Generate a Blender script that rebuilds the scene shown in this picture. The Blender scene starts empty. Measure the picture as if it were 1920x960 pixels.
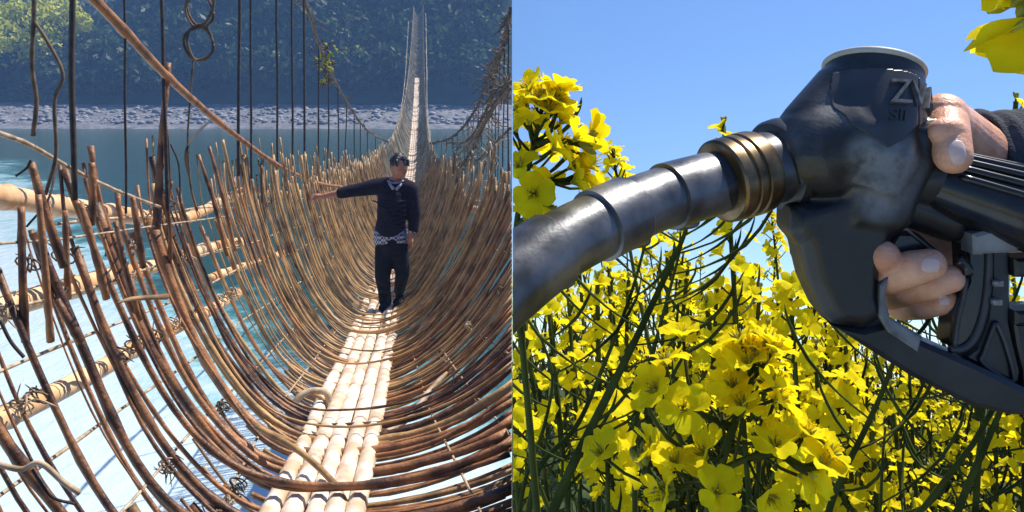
import bpy, bmesh, math, random
import numpy as np
from mathutils import Vector, Matrix, noise
from mathutils.bvhtree import BVHTree
R = math.radians
rnd = random.Random(7)
C = bpy.context.scene.collection
scene = bpy.context.scene

# ------------------------------------------------------------------ camera, sky, sun
F, YH, CX = 1600.0, 140.0, 960.0            # focal length and horizon in pixels of a 1920 wide picture
cam = bpy.data.cameras.new('camera')
cam.sensor_width = 36.0
cam.lens = 36.0 * F / 1920.0
cam.shift_y = -(480.0 - YH) / 1920.0
cam.clip_start, cam.clip_end = 0.02, 3000
camo = bpy.data.objects.new('camera', cam); C.objects.link(camo)
camo.location = (0, 0, 0); camo.rotation_euler = (R(90), 0, 0)
scene.camera = camo

SUN_EL, SUN_AZ = 57.0, 55.0
w = bpy.data.worlds.new('World'); scene.world = w; w.use_nodes = True
nt = w.node_tree; nt.nodes.clear()
sky = nt.nodes.new('ShaderNodeTexSky'); sky.sky_type = 'NISHITA'; sky.sun_disc = False
sky.sun_elevation = R(SUN_EL); sky.sun_rotation = R(SUN_AZ)
sky.air_density = 1.25; sky.dust_density = 0.1; sky.ozone_density = 3.5
tc = nt.nodes.new('ShaderNodeTexCoord')
mp = nt.nodes.new('ShaderNodeMapping'); mp.inputs['Location'].default_value = (0, 0, 0.40); mp.inputs['Scale'].default_value = (1, 1, 1.15)
nt.links.new(tc.outputs['Generated'], mp.inputs['Vector']); nt.links.new(mp.outputs['Vector'], sky.inputs['Vector'])
bg = nt.nodes.new('ShaderNodeBackground'); bg.inputs['Strength'].default_value = 0.112
hs = nt.nodes.new('ShaderNodeHueSaturation'); hs.inputs['Saturation'].default_value = 1.16; hs.inputs['Hue'].default_value = 0.508
nt.links.new(sky.outputs['Color'], hs.inputs['Color']); nt.links.new(hs.outputs['Color'], bg.inputs['Color'])
wo = nt.nodes.new('ShaderNodeOutputWorld'); nt.links.new(bg.outputs['Background'], wo.inputs['Surface'])
sl = bpy.data.lights.new('sun', 'SUN'); sl.energy = 5.0; sl.angle = R(0.5); sl.color = (1.0, 0.94, 0.84)
so = bpy.data.objects.new('sun', sl); C.objects.link(so)
S = Vector((math.sin(R(SUN_AZ))*math.cos(R(SUN_EL)), math.cos(R(SUN_AZ))*math.cos(R(SUN_EL)), math.sin(R(SUN_EL))))
so.rotation_euler = S.to_track_quat('Z', 'Y').to_euler(); so.location = S*60
scene.view_settings.view_transform = 'Standard'; scene.view_settings.look = 'None'
scene.view_settings.exposure = 0.58; scene.view_settings.gamma = 1.0
scene.cycles.use_denoising = True
scene.cycles.max_bounces = 8; scene.cycles.transparent_max_bounces = 8; scene.cycles.volume_bounces = 0

# ------------------------------------------------------------------ helpers
def P(px, py, d):
    return Vector(((px-CX)/F*d, d, (YH-py)/F*d))

class MB:
    def __init__(s): s.v=[]; s.f=[]; s.m=[]
    def add(s, vs, fs, mi=0):
        b=len(s.v); s.v.extend(vs); s.f.extend([tuple(i+b for i in f) for f in fs]); s.m.extend([mi]*len(fs))
    def tube(s, pts, rad, n=8, mi=0, flat=1.0, cap=True):
        pts=[Vector(p) for p in pts]; N=len(pts)
        if not hasattr(rad,'__len__'): rad=[rad]*N
        t=(pts[1]-pts[0]).normalized()
        up=Vector((0,0,1)) if abs(t.z)<0.9 else Vector((1,0,0))
        nx=t.cross(up).normalized(); vs=[]
        for i in range(N):
            a=pts[max(i-1,0)]; b=pts[min(i+1,N-1)]
            t2=b-a
            if t2.length>1e-9: t=t2.normalized()
            nx=(nx-t*nx.dot(t))
            if nx.length<1e-6: nx=t.orthogonal()
            nx.normalize(); ny=t.cross(nx)
            for k in range(n):
                q=2*math.pi*k/n
                vs.append(pts[i]+nx*(math.cos(q)*rad[i])+ny*(math.sin(q)*rad[i]*flat))
        fs=[]
        for i in range(N-1):
            for k in range(n):
                k2=(k+1)%n
                fs.append((i*n+k,i*n+k2,(i+1)*n+k2,(i+1)*n+k))
        if cap:
            fs.append(tuple(range(n))[::-1]); fs.append(tuple((N-1)*n+k for k in range(n)))
        s.add(vs,fs,mi)
    def box(s, c, sx, sy, sz, rot=None, mi=0):
        vs=[]
        for x in (-1,1):
            for y in (-1,1):
                for z in (-1,1):
                    v=Vector((x*sx/2,y*sy/2,z*sz/2))
                    if rot: v=rot@v
                    vs.append(v+Vector(c))
        s.add(vs,[(0,1,3,2),(4,6,7,5),(0,4,5,1),(2,3,7,6),(0,2,6,4),(1,5,7,3)],mi)
    def sphere(s, c, r, rot=None, nu=16, nv=10, mi=0):
        rx,ry,rz=r if hasattr(r,'__len__') else (r,r,r); vs=[];fs=[]
        for j in range(nv+1):
            th=math.pi*j/nv
            for i in range(nu):
                ph=2*math.pi*i/nu
                v=Vector((rx*math.sin(th)*math.cos(ph),ry*math.sin(th)*math.sin(ph),rz*math.cos(th)))
                if rot: v=rot@v
                vs.append(v+Vector(c))
        for j in range(nv):
            for i in range(nu):
                i2=(i+1)%nu
                fs.append((j*nu+i,(j+1)*nu+i,(j+1)*nu+i2,j*nu+i2))
        s.add(vs,fs,mi)
    def prism(s, poly, y0, y1, mi=0, bev=0.0):
        """poly: (x,z) outline; solid between depth y0 and y1, both edges bevelled by bev"""
        n=len(poly); cx=sum(p[0] for p in poly)/n; cz=sum(p[1] for p in poly)/n
        area=sum(poly[i][0]*poly[(i+1)%n][1]-poly[(i+1)%n][0]*poly[i][1] for i in range(n))
        if area<0: poly=poly[::-1]
        def inset(k):
            out=[]
            for i in range(n):
                a=Vector(poly[i-1]);b=Vector(poly[i]);c=Vector(poly[(i+1)%n])
                e1=(b-a).normalized();e2=(c-b).normalized()
                n1=Vector((-e1.y,e1.x));n2=Vector((-e2.y,e2.x)); m=(n1+n2)
                if m.length<1e-6: m=n1
                m.normalize(); q=b+m*(k/max(0.45,m.dot(n1))); out.append((q.x,q.y))
            return out
        rings=[(inset(bev),y0),(poly,y0+bev),(poly,y1-bev),(inset(bev),y1)] if bev else [(poly,y0),(poly,y1)]
        vs=[Vector((x,y,z)) for pl,y in rings for x,z in pl]; fs=[]
        for r in range(len(rings)-1):
            for i in range(n):
                j=(i+1)%n; fs.append((r*n+i,r*n+j,(r+1)*n+j,(r+1)*n+i))
        fs.append(tuple(range(n))[::-1]); fs.append(tuple((len(rings)-1)*n+i for i in range(n)))
        s.add(vs,fs,mi)
    def build(s, name, mats, parent=None, clip=None, smooth=True, props=None):
        o=Vector((0,0,0)) if parent is None else world_loc(parent)
        me=bpy.data.meshes.new(name); me.from_pydata([tuple(v) for v in s.v],[],s.f)
        if not isinstance(mats,(list,tuple)): mats=[mats]
        for m in mats: me.materials.append(m)
        me.polygons.foreach_set('material_index',s.m)
        return finish(me,name,parent,clip,smooth,o)

LOC={}
def world_loc(o): return LOC.get(o.name,Vector((0,0,0)))
def bis(me, clip, off=0.0003):
    bm=bmesh.new(); bm.from_mesh(me)
    nrm=Vector((1,0,0)) if clip=='L' else Vector((-1,0,0))
    co=Vector((-off,0,0)) if clip=='L' else Vector((off,0,0))
    r=bmesh.ops.bisect_plane(bm,geom=bm.verts[:]+bm.edges[:]+bm.faces[:],plane_co=co,plane_no=nrm,clear_outer=True)
    ed=[e for e in r['geom_cut'] if isinstance(e,bmesh.types.BMEdge)]
    if ed:
        try: bmesh.ops.holes_fill(bm,edges=ed,sides=0)
        except Exception: pass
    bm.to_mesh(me); bm.free()
def finish(me,name,parent,clip,smooth,o=Vector((0,0,0))):
    if clip: bis(me,clip)
    if o.length>0: me.transform(Matrix.Translation(-o))
    if smooth: me.polygons.foreach_set('use_smooth',[True]*len(me.polygons))
    me.update()
    ob=bpy.data.objects.new(name,me); C.objects.link(ob)
    if parent is not None: ob.parent=parent
    LOC[ob.name]=Vector(o)
    return ob
def thing(name,label,cat,loc=(0,0,0),group=None):
    o=bpy.data.objects.new(name,None); C.objects.link(o); o.location=loc; o.empty_display_size=0.05
    LOC[o.name]=Vector(loc); tag(o,label,cat,group); return o
def tag(o,label=None,cat=None,group=None,kind=None):
    if label: o['label']=label
    if cat: o['category']=cat
    if group: o['group']=group
    if kind: o['kind']=kind
    return o
def remesh(mb, voxel, smooth_it=4, fac=0.5, extra=None):
    """fuse overlapping solids into one continuous skin"""
    me=bpy.data.meshes.new('tmp'); me.from_pydata([tuple(v) for v in mb.v],[],mb.f)
    ob=bpy.data.objects.new('tmp',me); C.objects.link(ob)
    m=ob.modifiers.new('r','REMESH'); m.mode='VOXEL'; m.voxel_size=voxel
    if smooth_it:
        k=ob.modifiers.new('s','SMOOTH'); k.factor=fac; k.iterations=smooth_it
    dg=bpy.context.evaluated_depsgraph_get(); dg.update()
    out=bpy.data.meshes.new_from_object(ob.evaluated_get(dg))
    bpy.data.objects.remove(ob); bpy.data.meshes.remove(me)
    out.materials.clear()
    return out
def capsule(mb,p0,r0,p1,r1,n=14):
    p0=Vector(p0);p1=Vector(p1); mb.tube([p0,p1],[r0,r1],n); mb.sphere(p0,r0,nu=n,nv=8); mb.sphere(p1,r1,nu=n,nv=8)
def chain(mb,pts,n=14):
    for a,b in zip(pts[:-1],pts[1:]): capsule(mb,a[0],a[1],b[0],b[1],n)
def spline(pts, n):
    """Catmull-Rom through pts"""
    pts=[Vector(p) for p in pts]; out=[]
    e=[pts[0]*2-pts[1]]+pts+[pts[-1]*2-pts[-2]]
    for i in range(n):
        u=i/(n-1)*(len(pts)-1); k=min(int(u),len(pts)-2); t=u-k
        a,b,c,d=e[k],e[k+1],e[k+2],e[k+3]
        out.append(0.5*((2*b)+(c-a)*t+(2*a-5*b+4*c-d)*t*t+(3*b-a-3*c+d)*t**3))
    return out

# ------------------------------------------------------------------ materials
def mat(name, c1, c2=None, rough=0.6, metal=0.0, scale=8.0, detail=5.0, bump=0.0, bscale=None, stretch=None, rand=0.0,
        trans=0.0, tcol=None, spec=0.5, lo=0.35, hi=0.65, sub=0.0, coords='Object', r2=None, coat=0.0, bdist=0.01):
    m=bpy.data.materials.new(name); m.use_nodes=True; t=m.node_tree; b=t.nodes['Principled BSDF']
    b.inputs['Roughness'].default_value=rough; b.inputs['Metallic'].default_value=metal
    b.inputs['Specular IOR Level'].default_value=spec
    b.inputs['Coat Weight'].default_value=coat
    c1=(*c1,1); c2=(*(c2 or c1[:3]),1)
    tx=t.nodes.new('ShaderNodeTexCoord'); v=tx.outputs[coords]
    if stretch:
        q=t.nodes.new('ShaderNodeMapping'); q.inputs['Scale'].default_value=stretch
        t.links.new(v,q.inputs['Vector']); v=q.outputs['Vector']
    nz=t.nodes.new('ShaderNodeTexNoise'); nz.inputs['Scale'].default_value=scale; nz.inputs['Detail'].default_value=detail
    t.links.new(v,nz.inputs['Vector'])
    rp=t.nodes.new('ShaderNodeMapRange'); rp.inputs['From Min'].default_value=lo; rp.inputs['From Max'].default_value=hi
    t.links.new(nz.outputs['Fac'],rp.inputs['Value'])
    mx=t.nodes.new('ShaderNodeMix'); mx.data_type='RGBA'; mx.inputs['A'].default_value=c1; mx.inputs['B'].default_value=c2
    fac=rp.outputs['Result']
    if rand:
        oi=t.nodes.new('ShaderNodeObjectInfo')
        ad=t.nodes.new('ShaderNodeMath'); ad.operation='MULTIPLY_ADD'; ad.inputs[1].default_value=rand*2; ad.inputs[2].default_value=-rand
        t.links.new(oi.outputs['Random'],ad.inputs[0])
        a2=t.nodes.new('ShaderNodeMath'); a2.operation='ADD'; a2.use_clamp=True
        t.links.new(fac,a2.inputs[0]); t.links.new(ad.outputs[0],a2.inputs[1]); fac=a2.outputs[0]
    t.links.new(fac,mx.inputs['Factor']); col=mx.outputs['Result']
    t.links.new(col,b.inputs['Base Color'])
    if r2 is not None:
        rr=t.nodes.new('ShaderNodeMapRange'); rr.inputs['To Min'].default_value=rough; rr.inputs['To Max'].default_value=r2
        t.links.new(fac,rr.inputs['Value']); t.links.new(rr.outputs['Result'],b.inputs['Roughness'])
    if sub:
        b.inputs['Subsurface Weight'].default_value=sub; b.inputs['Subsurface Radius'].default_value=(1,0.35,0.2); b.inputs['Subsurface Scale'].default_value=0.004
    if bump:
        n2=t.nodes.new('ShaderNodeTexNoise'); n2.inputs['Scale'].default_value=bscale or scale*3; n2.inputs['Detail'].default_value=6
        t.links.new(v,n2.inputs['Vector'])
        bp=t.nodes.new('ShaderNodeBump'); bp.inputs['Strength'].default_value=bump; bp.inputs['Distance'].default_value=bdist
        t.links.new(n2.outputs['Fac'],bp.inputs['Height']); t.links.new(bp.outputs['Normal'],b.inputs['Normal'])
    if trans:
        tr=t.nodes.new('ShaderNodeBsdfTranslucent')
        if tcol: tr.inputs['Color'].default_value=(*tcol,1)
        else: t.links.new(col,tr.inputs['Color'])
        ms=t.nodes.new('ShaderNodeMixShader'); ms.inputs['Fac'].default_value=trans
        out=t.nodes['Material Output']
        t.links.new(b.outputs['BSDF'],ms.inputs[1]); t.links.new(tr.outputs['BSDF'],ms.inputs[2]); t.links.new(ms.outputs['Shader'],out.inputs['Surface'])
    return m

M={}
M['cane_red']=mat('brown cane',(0.055,0.021,0.008),(0.36,0.155,0.052),0.5,scale=9,rand=0.35,bump=0.5,bscale=60)
M['cane_gold']=mat('golden cane',(0.11,0.055,0.020),(0.46,0.27,0.10),0.5,scale=9,rand=0.4,bump=0.4,bscale=60)
M['cane_grey']=mat('weathered cane',(0.10,0.075,0.045),(0.32,0.265,0.18),0.7,scale=3,rand=0.2)
M['bamboo_rail']=mat('orange bamboo',(0.62,0.30,0.11),(0.80,0.58,0.34),0.42,scale=5,bump=0.25,bscale=40,rand=0.15)
M['bamboo_walk']=mat('bleached bamboo',(0.58,0.40,0.26),(0.88,0.79,0.66),0.45,scale=7,bump=0.35,bscale=50,rand=0.15)
M['rope']=mat('dark rope',(0.016,0.013,0.011),(0.05,0.035,0.025),0.8,scale=30)
M['rope_b']=mat('brown vine rope',(0.05,0.032,0.018),(0.17,0.11,0.06),0.75,scale=20)
M['tie']=mat('pale cane tie',(0.26,0.17,0.09),(0.55,0.42,0.27),0.6,scale=20)
M['sweater']=mat('black sweater',(0.010,0.008,0.016),(0.022,0.018,0.032),0.9,scale=40,bump=0.3,bscale=90,spec=0.15)
M['collar']=mat('pale shirt collar',(.22,.23,.30),(.34,.35,.42),.8)
M['trousers']=mat('black trousers',(0.006,0.006,0.009),(0.014,0.014,0.020),0.85,scale=20,bump=0.3,bscale=40,spec=0.2)
M['skin']=mat('tanned skin',(0.36,0.15,0.085),(0.42,0.19,0.11),0.5,scale=30)
M['hair']=mat('black hair',(0.006,0.005,0.005),(0.018,0.014,0.012),0.55,scale=30)
M['hand']=mat('fair skin',(0.62,0.275,0.155),(0.76,0.42,0.27),0.45,scale=110,bump=0.45,bscale=900,bdist=0.0009,sub=0.2,detail=8)
M['nail']=mat('fingernail',(0.66,0.42,0.36),(0.72,0.50,0.44),0.28,scale=200,sub=0.15)
M['denim']=mat('charcoal denim',(0.022,0.025,0.032),(0.085,0.09,0.10),0.85,scale=120,bump=0.8,bscale=900,bdist=0.001,spec=0.2,lo=.3,hi=.75)
M['rubber']=mat('worn black rubber',(0.006,0.0062,0.0065),(0.036,0.037,0.039),0.29,scale=45,bump=0.25,bscale=700,bdist=0.0006,r2=0.58,lo=0.42,hi=0.72,detail=8)
M['rubber_s']=mat('smooth black rubber',(0.024,0.026,0.030),(0.042,0.045,0.050),0.42,scale=60,bump=0.12,bscale=900,bdist=0.0004)
M['rubber_lit']=mat('lit bevel grey rubber',(0.045,0.049,0.054),(0.19,0.20,0.21),0.5,scale=110,bump=0.3,bscale=900,bdist=0.0006,detail=9)  # pale grey paints in the lit bevel of the guard rib
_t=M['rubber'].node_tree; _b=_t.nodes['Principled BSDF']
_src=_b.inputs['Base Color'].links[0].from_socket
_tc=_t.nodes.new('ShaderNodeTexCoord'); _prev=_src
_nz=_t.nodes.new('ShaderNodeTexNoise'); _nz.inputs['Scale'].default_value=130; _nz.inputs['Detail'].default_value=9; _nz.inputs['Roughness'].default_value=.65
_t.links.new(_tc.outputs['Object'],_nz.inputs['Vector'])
for (wx,wy,wd,wr,amt) in ((1668,335,.328,.017,1.0),(1700,300,.328,.011,.8),(1655,385,.330,.010,.9),(1585,190,.336,.013,.55),(1625,285,.328,.009,.7),(1510,255,.336,.010,.35)):  # worn grey patches; shoulder and neck spots paint in the rubber's highlights
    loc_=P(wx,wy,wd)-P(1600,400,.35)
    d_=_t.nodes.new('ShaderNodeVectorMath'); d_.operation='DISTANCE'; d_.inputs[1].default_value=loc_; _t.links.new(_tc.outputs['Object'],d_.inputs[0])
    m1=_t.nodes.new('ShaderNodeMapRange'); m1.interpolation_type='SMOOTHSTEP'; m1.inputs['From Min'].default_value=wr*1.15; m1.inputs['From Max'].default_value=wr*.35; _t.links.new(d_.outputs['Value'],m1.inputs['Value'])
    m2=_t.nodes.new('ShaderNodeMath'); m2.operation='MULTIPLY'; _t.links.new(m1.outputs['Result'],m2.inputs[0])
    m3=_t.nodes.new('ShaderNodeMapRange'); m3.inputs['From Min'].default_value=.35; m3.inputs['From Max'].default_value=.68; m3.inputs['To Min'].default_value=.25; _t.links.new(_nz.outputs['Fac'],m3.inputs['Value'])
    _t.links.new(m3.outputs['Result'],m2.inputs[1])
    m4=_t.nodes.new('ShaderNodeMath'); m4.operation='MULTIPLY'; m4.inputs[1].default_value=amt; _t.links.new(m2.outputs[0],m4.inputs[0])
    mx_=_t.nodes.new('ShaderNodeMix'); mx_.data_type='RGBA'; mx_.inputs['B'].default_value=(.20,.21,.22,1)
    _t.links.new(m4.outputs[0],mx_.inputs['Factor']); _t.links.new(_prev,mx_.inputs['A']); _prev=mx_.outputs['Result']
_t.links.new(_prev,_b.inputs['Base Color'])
M['letter']=mat('raised grey lettering',(.05,.053,.057),(.13,.135,.14),.45,scale=300)
M['plastic']=mat('black plastic',(0.008,0.009,0.010),(0.022,0.024,0.027),0.38,scale=60,bump=0.15,bscale=500,bdist=0.0005)
M['handle']=mat('glossy black grip',(0.007,0.007,0.008),(0.018,0.018,0.020),0.2,scale=80)
M['steel']=mat('dull steel',(0.075,0.077,0.08),(0.19,0.19,0.195),0.32,metal=0.7,scale=70,detail=9,bump=0.2,bscale=600,bdist=0.0004,r2=0.45)
M['darksteel']=mat('blackened steel',(0.03,0.03,0.032),(0.12,0.12,0.125),0.35,metal=0.6,scale=60,detail=8)
M['brass']=mat('dull bronze',(0.07,0.045,0.022),(0.23,0.16,0.085),0.34,metal=0.85,scale=90,detail=8)
M['caprim']=mat('pale grey cap rim',(0.34,0.33,0.26),(0.52,0.50,0.42),0.5,scale=80)
M['bracket']=mat('grey bracket',(0.16,0.16,0.155),(0.26,0.26,0.25),0.45,scale=90)
M['petal']=mat('yellow petal',(0.86,0.68,0.006),(0.93,0.82,0.012),0.65,scale=120,trans=0.55,spec=0.06)
M['sepal']=mat('yellow green bud',(0.30,0.30,0.03),(0.46,0.42,0.04),0.5,scale=80,trans=0.25)
M['stem']=mat('green stem',(0.018,0.026,0.005),(0.068,0.085,0.016),0.65,scale=30,spec=0.08)
M['leaf_r']=mat('rapeseed leaf',(0.018,0.036,0.010),(0.055,0.09,0.02),0.6,spec=.2,scale=20,trans=0.3)
M['soil']=mat('field soil',(0.035,0.026,0.016),(0.09,0.07,0.045),0.95,scale=4,bump=0.6,bdist=0.03)
M['gravel']=mat('river gravel',(0.09,0.09,0.10),(0.22,0.215,0.225),0.9,scale=0.9,detail=8,bump=0.8,bscale=3,bdist=0.3)
M['stone']=mat('river stones',(0.11,0.11,0.12),(0.34,0.33,0.33),0.85,scale=0.8)
M['hill']=mat('hill soil',(0.012,0.022,0.012),(0.035,0.045,0.022),0.95,scale=0.3)
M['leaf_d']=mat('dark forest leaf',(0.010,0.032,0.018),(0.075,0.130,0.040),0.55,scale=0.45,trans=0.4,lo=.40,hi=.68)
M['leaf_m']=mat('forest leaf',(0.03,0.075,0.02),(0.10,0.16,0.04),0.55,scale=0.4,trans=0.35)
M['leaf_lit']=mat('sunlit yellow green leaf',(0.38,0.42,0.03),(0.68,0.66,0.08),0.5,scale=0.5,trans=0.5)  # leaf colour raised to carry the glow of backlit leaves
M['bark']=mat('bark',(0.04,0.03,0.02),(0.12,0.09,0.06),0.9,scale=3)

# ------------------------------------------------------------------ setting: river, far bank, hill
def grid(name, fn, xs, ys, m, smooth=True):
    mb=MB(); nx,ny=len(xs),len(ys)
    vs=[Vector((x,y,fn(x,y))) for y in ys for x in xs]
    fs=[(j*nx+i,j*nx+i+1,(j+1)*nx+i+1,(j+1)*nx+i) for j in range(ny-1) for i in range(nx-1)]
    mb.add(vs,fs); return mb.build(name,m,None,None,smooth)
def lin(a,b,n): return [a+(b-a)*i/(n-1) for i in range(n)]
WZ=-7.0
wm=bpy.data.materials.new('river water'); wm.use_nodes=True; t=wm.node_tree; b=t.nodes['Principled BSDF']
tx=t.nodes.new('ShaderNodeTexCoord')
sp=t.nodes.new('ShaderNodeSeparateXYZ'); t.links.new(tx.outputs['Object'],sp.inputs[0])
# glare painted into the near water as a pale colour, dark green beyond
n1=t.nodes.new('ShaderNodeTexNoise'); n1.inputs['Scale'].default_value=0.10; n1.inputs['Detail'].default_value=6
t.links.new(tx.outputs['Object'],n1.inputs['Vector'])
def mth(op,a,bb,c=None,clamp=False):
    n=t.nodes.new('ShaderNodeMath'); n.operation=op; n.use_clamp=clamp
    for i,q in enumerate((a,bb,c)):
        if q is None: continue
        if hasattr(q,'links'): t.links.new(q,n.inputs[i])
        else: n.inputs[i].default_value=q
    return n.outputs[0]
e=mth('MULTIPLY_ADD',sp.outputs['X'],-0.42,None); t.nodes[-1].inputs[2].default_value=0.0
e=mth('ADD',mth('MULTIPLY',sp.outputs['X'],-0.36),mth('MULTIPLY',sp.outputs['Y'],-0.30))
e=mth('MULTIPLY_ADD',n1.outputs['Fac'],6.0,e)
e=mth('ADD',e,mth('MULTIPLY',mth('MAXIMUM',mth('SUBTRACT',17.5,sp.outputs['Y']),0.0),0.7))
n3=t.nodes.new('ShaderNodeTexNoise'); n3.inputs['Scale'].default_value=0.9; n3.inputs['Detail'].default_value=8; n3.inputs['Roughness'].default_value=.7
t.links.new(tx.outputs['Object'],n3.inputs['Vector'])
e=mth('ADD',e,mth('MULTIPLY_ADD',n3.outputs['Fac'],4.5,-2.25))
glare=t.nodes.new('ShaderNodeMapRange'); glare.inputs['From Min'].default_value=-3.0; glare.inputs['From Max'].default_value=0.3; glare.interpolation_type='SMOOTHSTEP'
t.links.new(e,glare.inputs['Value'])
cr=t.nodes.new('ShaderNodeValToRGB'); t.links.new(glare.outputs['Result'],cr.inputs['Fac'])
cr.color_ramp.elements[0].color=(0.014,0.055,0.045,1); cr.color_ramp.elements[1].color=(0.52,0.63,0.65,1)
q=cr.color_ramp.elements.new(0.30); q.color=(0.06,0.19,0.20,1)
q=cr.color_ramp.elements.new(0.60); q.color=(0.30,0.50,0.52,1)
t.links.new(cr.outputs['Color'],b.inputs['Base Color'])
b.inputs['Roughness'].default_value=0.14; b.inputs['IOR'].default_value=1.33
mpw=t.nodes.new('ShaderNodeMapping'); mpw.inputs['Scale'].default_value=(1,0.55,1); t.links.new(tx.outputs['Object'],mpw.inputs['Vector'])
n2=t.nodes.new('ShaderNodeTexNoise'); n2.inputs['Scale'].default_value=2.2; n2.inputs['Detail'].default_value=7; n2.inputs['Roughness'].default_value=0.65
t.links.new(mpw.outputs['Vector'],n2.inputs['Vector'])
bp=t.nodes.new('ShaderNodeBump'); bp.inputs['Strength'].default_value=0.6; bp.inputs['Distance'].default_value=0.12
t.links.new(n2.outputs['Fac'],bp.inputs['Height']); t.links.new(bp.outputs['Normal'],b.inputs['Normal'])
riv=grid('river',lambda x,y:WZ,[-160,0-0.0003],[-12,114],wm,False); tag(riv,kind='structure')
def hill_h(x,y):
    k=min(1,max(0,(x+72)/26)); k=k*k*(3-2*k)               # shaped: steep right to shade the wood, low left to admit sun
    sl_=0.42+(1.32-0.42)*k
    if y<=124: return WZ-0.3+(y-110)*0.2
    h=-4.5+(y-124)*sl_
    h+=1.6*noise.noise(Vector((x*0.06,y*0.06,1.3)))*min(1,(y-124)/10)
    return min(h,60)
hb=grid('hillside',hill_h,lin(-160,-0.0004,60),lin(123.5,215,50),M['hill']); tag(hb,kind='structure')
gb=grid('gravel_bank',lambda x,y:WZ-0.5+max(0,(y-108))*0.2+0.25*noise.noise(Vector((x*.2,y*.3,0))),lin(-160,-0.0004,120),lin(108,126,24),M['gravel']); tag(gb,kind='structure')
# end faces of the land where the valley stops
mb=MB(); ys=lin(108,215,60)
top=[Vector((-0.0003,y,hill_h(-0.001,y))) for y in ys]; bot=[Vector((-0.0003,y,-10)) for y in ys]
mb.add(top+bot,[(i,i+1,60+i+1,60+i) for i in range(59)]); o=mb.build('cliff_face',M['hill'],None,None,False); tag(o,kind='structure')
# pale stones strewn on the bank
mb=MB(); rs=random.Random(3)
for i in range(1500):
    y=113+10*rs.random()**1.2; x=-95*rs.random()-0.6; r=0.12+0.4*rs.random()**3
    z=WZ-0.5+(y-108)*0.2
    mb.sphere((x,y,z+r*0.2),(r*1.3,r,r*0.6),Matrix.Rotation(rs.random()*6,3,'Z'),6,4)
tag(mb.build('bank_stones',M['stone'],None,'L'),kind='stuff')

def leaf_quads(centers, size, rng, droop=0.5):
    """numpy: one bent leaf-clump quad per centre -> verts, faces"""
    n=len(centers); a=rng.normal(size=(n,3)); a/=np.linalg.norm(a,axis=1)[:,None]
    bvec=rng.normal(size=(n,3)); bvec-=a*(a*bvec).sum(1)[:,None]; bvec/=np.linalg.norm(bvec,axis=1)[:,None]
    s=size*(0.5+rng.random(n))[:,None]
    v=np.stack([centers-a*s*0.6,centers+bvec*s*0.28,centers+a*s*0.6,centers-bvec*s*0.28],1).reshape(-1,3)
    f=np.arange(n*4).reshape(-1,4)
    return v,f
def np_mesh(name,v,f,m,parent=None,smooth=False):
    me=bpy.data.meshes.new(name); me.vertices.add(len(v)); me.vertices.foreach_set('co',np.asarray(v,dtype=np.float32).ravel())
    me.loops.add(f.size); me.loops.foreach_set('vertex_index',f.ravel().astype(np.int32))
    me.polygons.add(len(f)); me.polygons.foreach_set('loop_start',np.arange(0,f.size,4,dtype=np.int32))
    me.materials.append(m); me.update(calc_edges=True); me.validate()
    o=Vector((0,0,0)) if parent is None else world_loc(parent)
    return finish(me,name,parent,None,smooth,o)
rng=np.random.default_rng(5)
# the wood on the far slope: crowns crowding one another read as one mass
cs=[]
for i in range(900):
    y=126+34*rng.random()**1.3; x=-0.5-100*rng.random(); r=1.6+2.4*rng.random()
    z=hill_h(x,y)+r*0.5
    if z>32: continue
    k=int(46*r)
    p=rng.normal(size=(k,3)); p/=np.linalg.norm(p,axis=1)[:,None]
    p*=r*(0.65+0.4*rng.random(k))[:,None]*np.array([1,1,0.95])
    p+=np.array([x,y,z]); cs.append(p)
cs=np.concatenate(cs); cs=cs[cs[:,0]<-0.7]
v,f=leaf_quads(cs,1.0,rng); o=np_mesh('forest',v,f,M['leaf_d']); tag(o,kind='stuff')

def tree(px,py,d,r,label,m,n=700,leaf=0.55,cat='tree',lobes=7):
    x=(px-CX)/F*d; zc=(YH-py)/F*d; zb=hill_h(x,d)
    t_=thing('broadleaf_tree' if cat=='tree' else 'bush',label,cat,(x,d,zb))
    rs=np.random.default_rng(int(px*7+py))
    tr=MB(); tr.tube([(x,d,zb-.4),(x+.15*r,d,(zb+zc)/2),(x,d,zc+.4*r)],[.07*r+.05,.05*r+.04,.03],7)
    ps=[]
    for i in range(lobes):
        a=rs.normal(size=3); a/=np.linalg.norm(a); c=np.array([x,d,zc])+a*r*0.6*np.array([1.1,.8,.75]); rr=r*(.32+.25*rs.random())
        tr.tube([(x,d,(zb+zc)/2+0.1*r),tuple((np.array([x,d,zc])+c)/2-np.array([0,0,.1*r])),tuple(c)],[.03*r,.02*r,.01*r],5)
        p=rs.normal(size=(n//lobes,3)); p/=np.linalg.norm(p,axis=1)[:,None]; p*=rr*(.5+.6*rs.random(n//lobes))[:,None]
        ps.append(c+p)
    tr.build('trunk',M['bark'],t_,'L')
    ps=np.concatenate(ps); ps=ps[ps[:,0]<-.6]
    v,f=leaf_quads(ps,leaf,rs); np_mesh('crown',v,f,m,t_)
tree(28,52,127,6.6,'sunlit yellow green tree at the top left above the gravel bank','leaf_lit' and M['leaf_lit'],2600,0.75,lobes=14)
tree(118,30,131,4.6,'smaller sunlit yellow tree just right of the bright leafy tree',M['leaf_lit'],1100,0.7,lobes=9)
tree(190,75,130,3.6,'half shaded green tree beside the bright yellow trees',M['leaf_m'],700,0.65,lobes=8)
tree(668,105,126.5,2.6,'bright green bush on the slope left of the far bridge end',M['leaf_lit'],240,0.6,'bush',lobes=8)  # sunlit patch painted in by the bright leaf colour
tree(630,60,127.5,2.4,'light green bush high on the slope behind the left main cable',M['leaf_m'],260,0.6,'bush',lobes=8)
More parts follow.
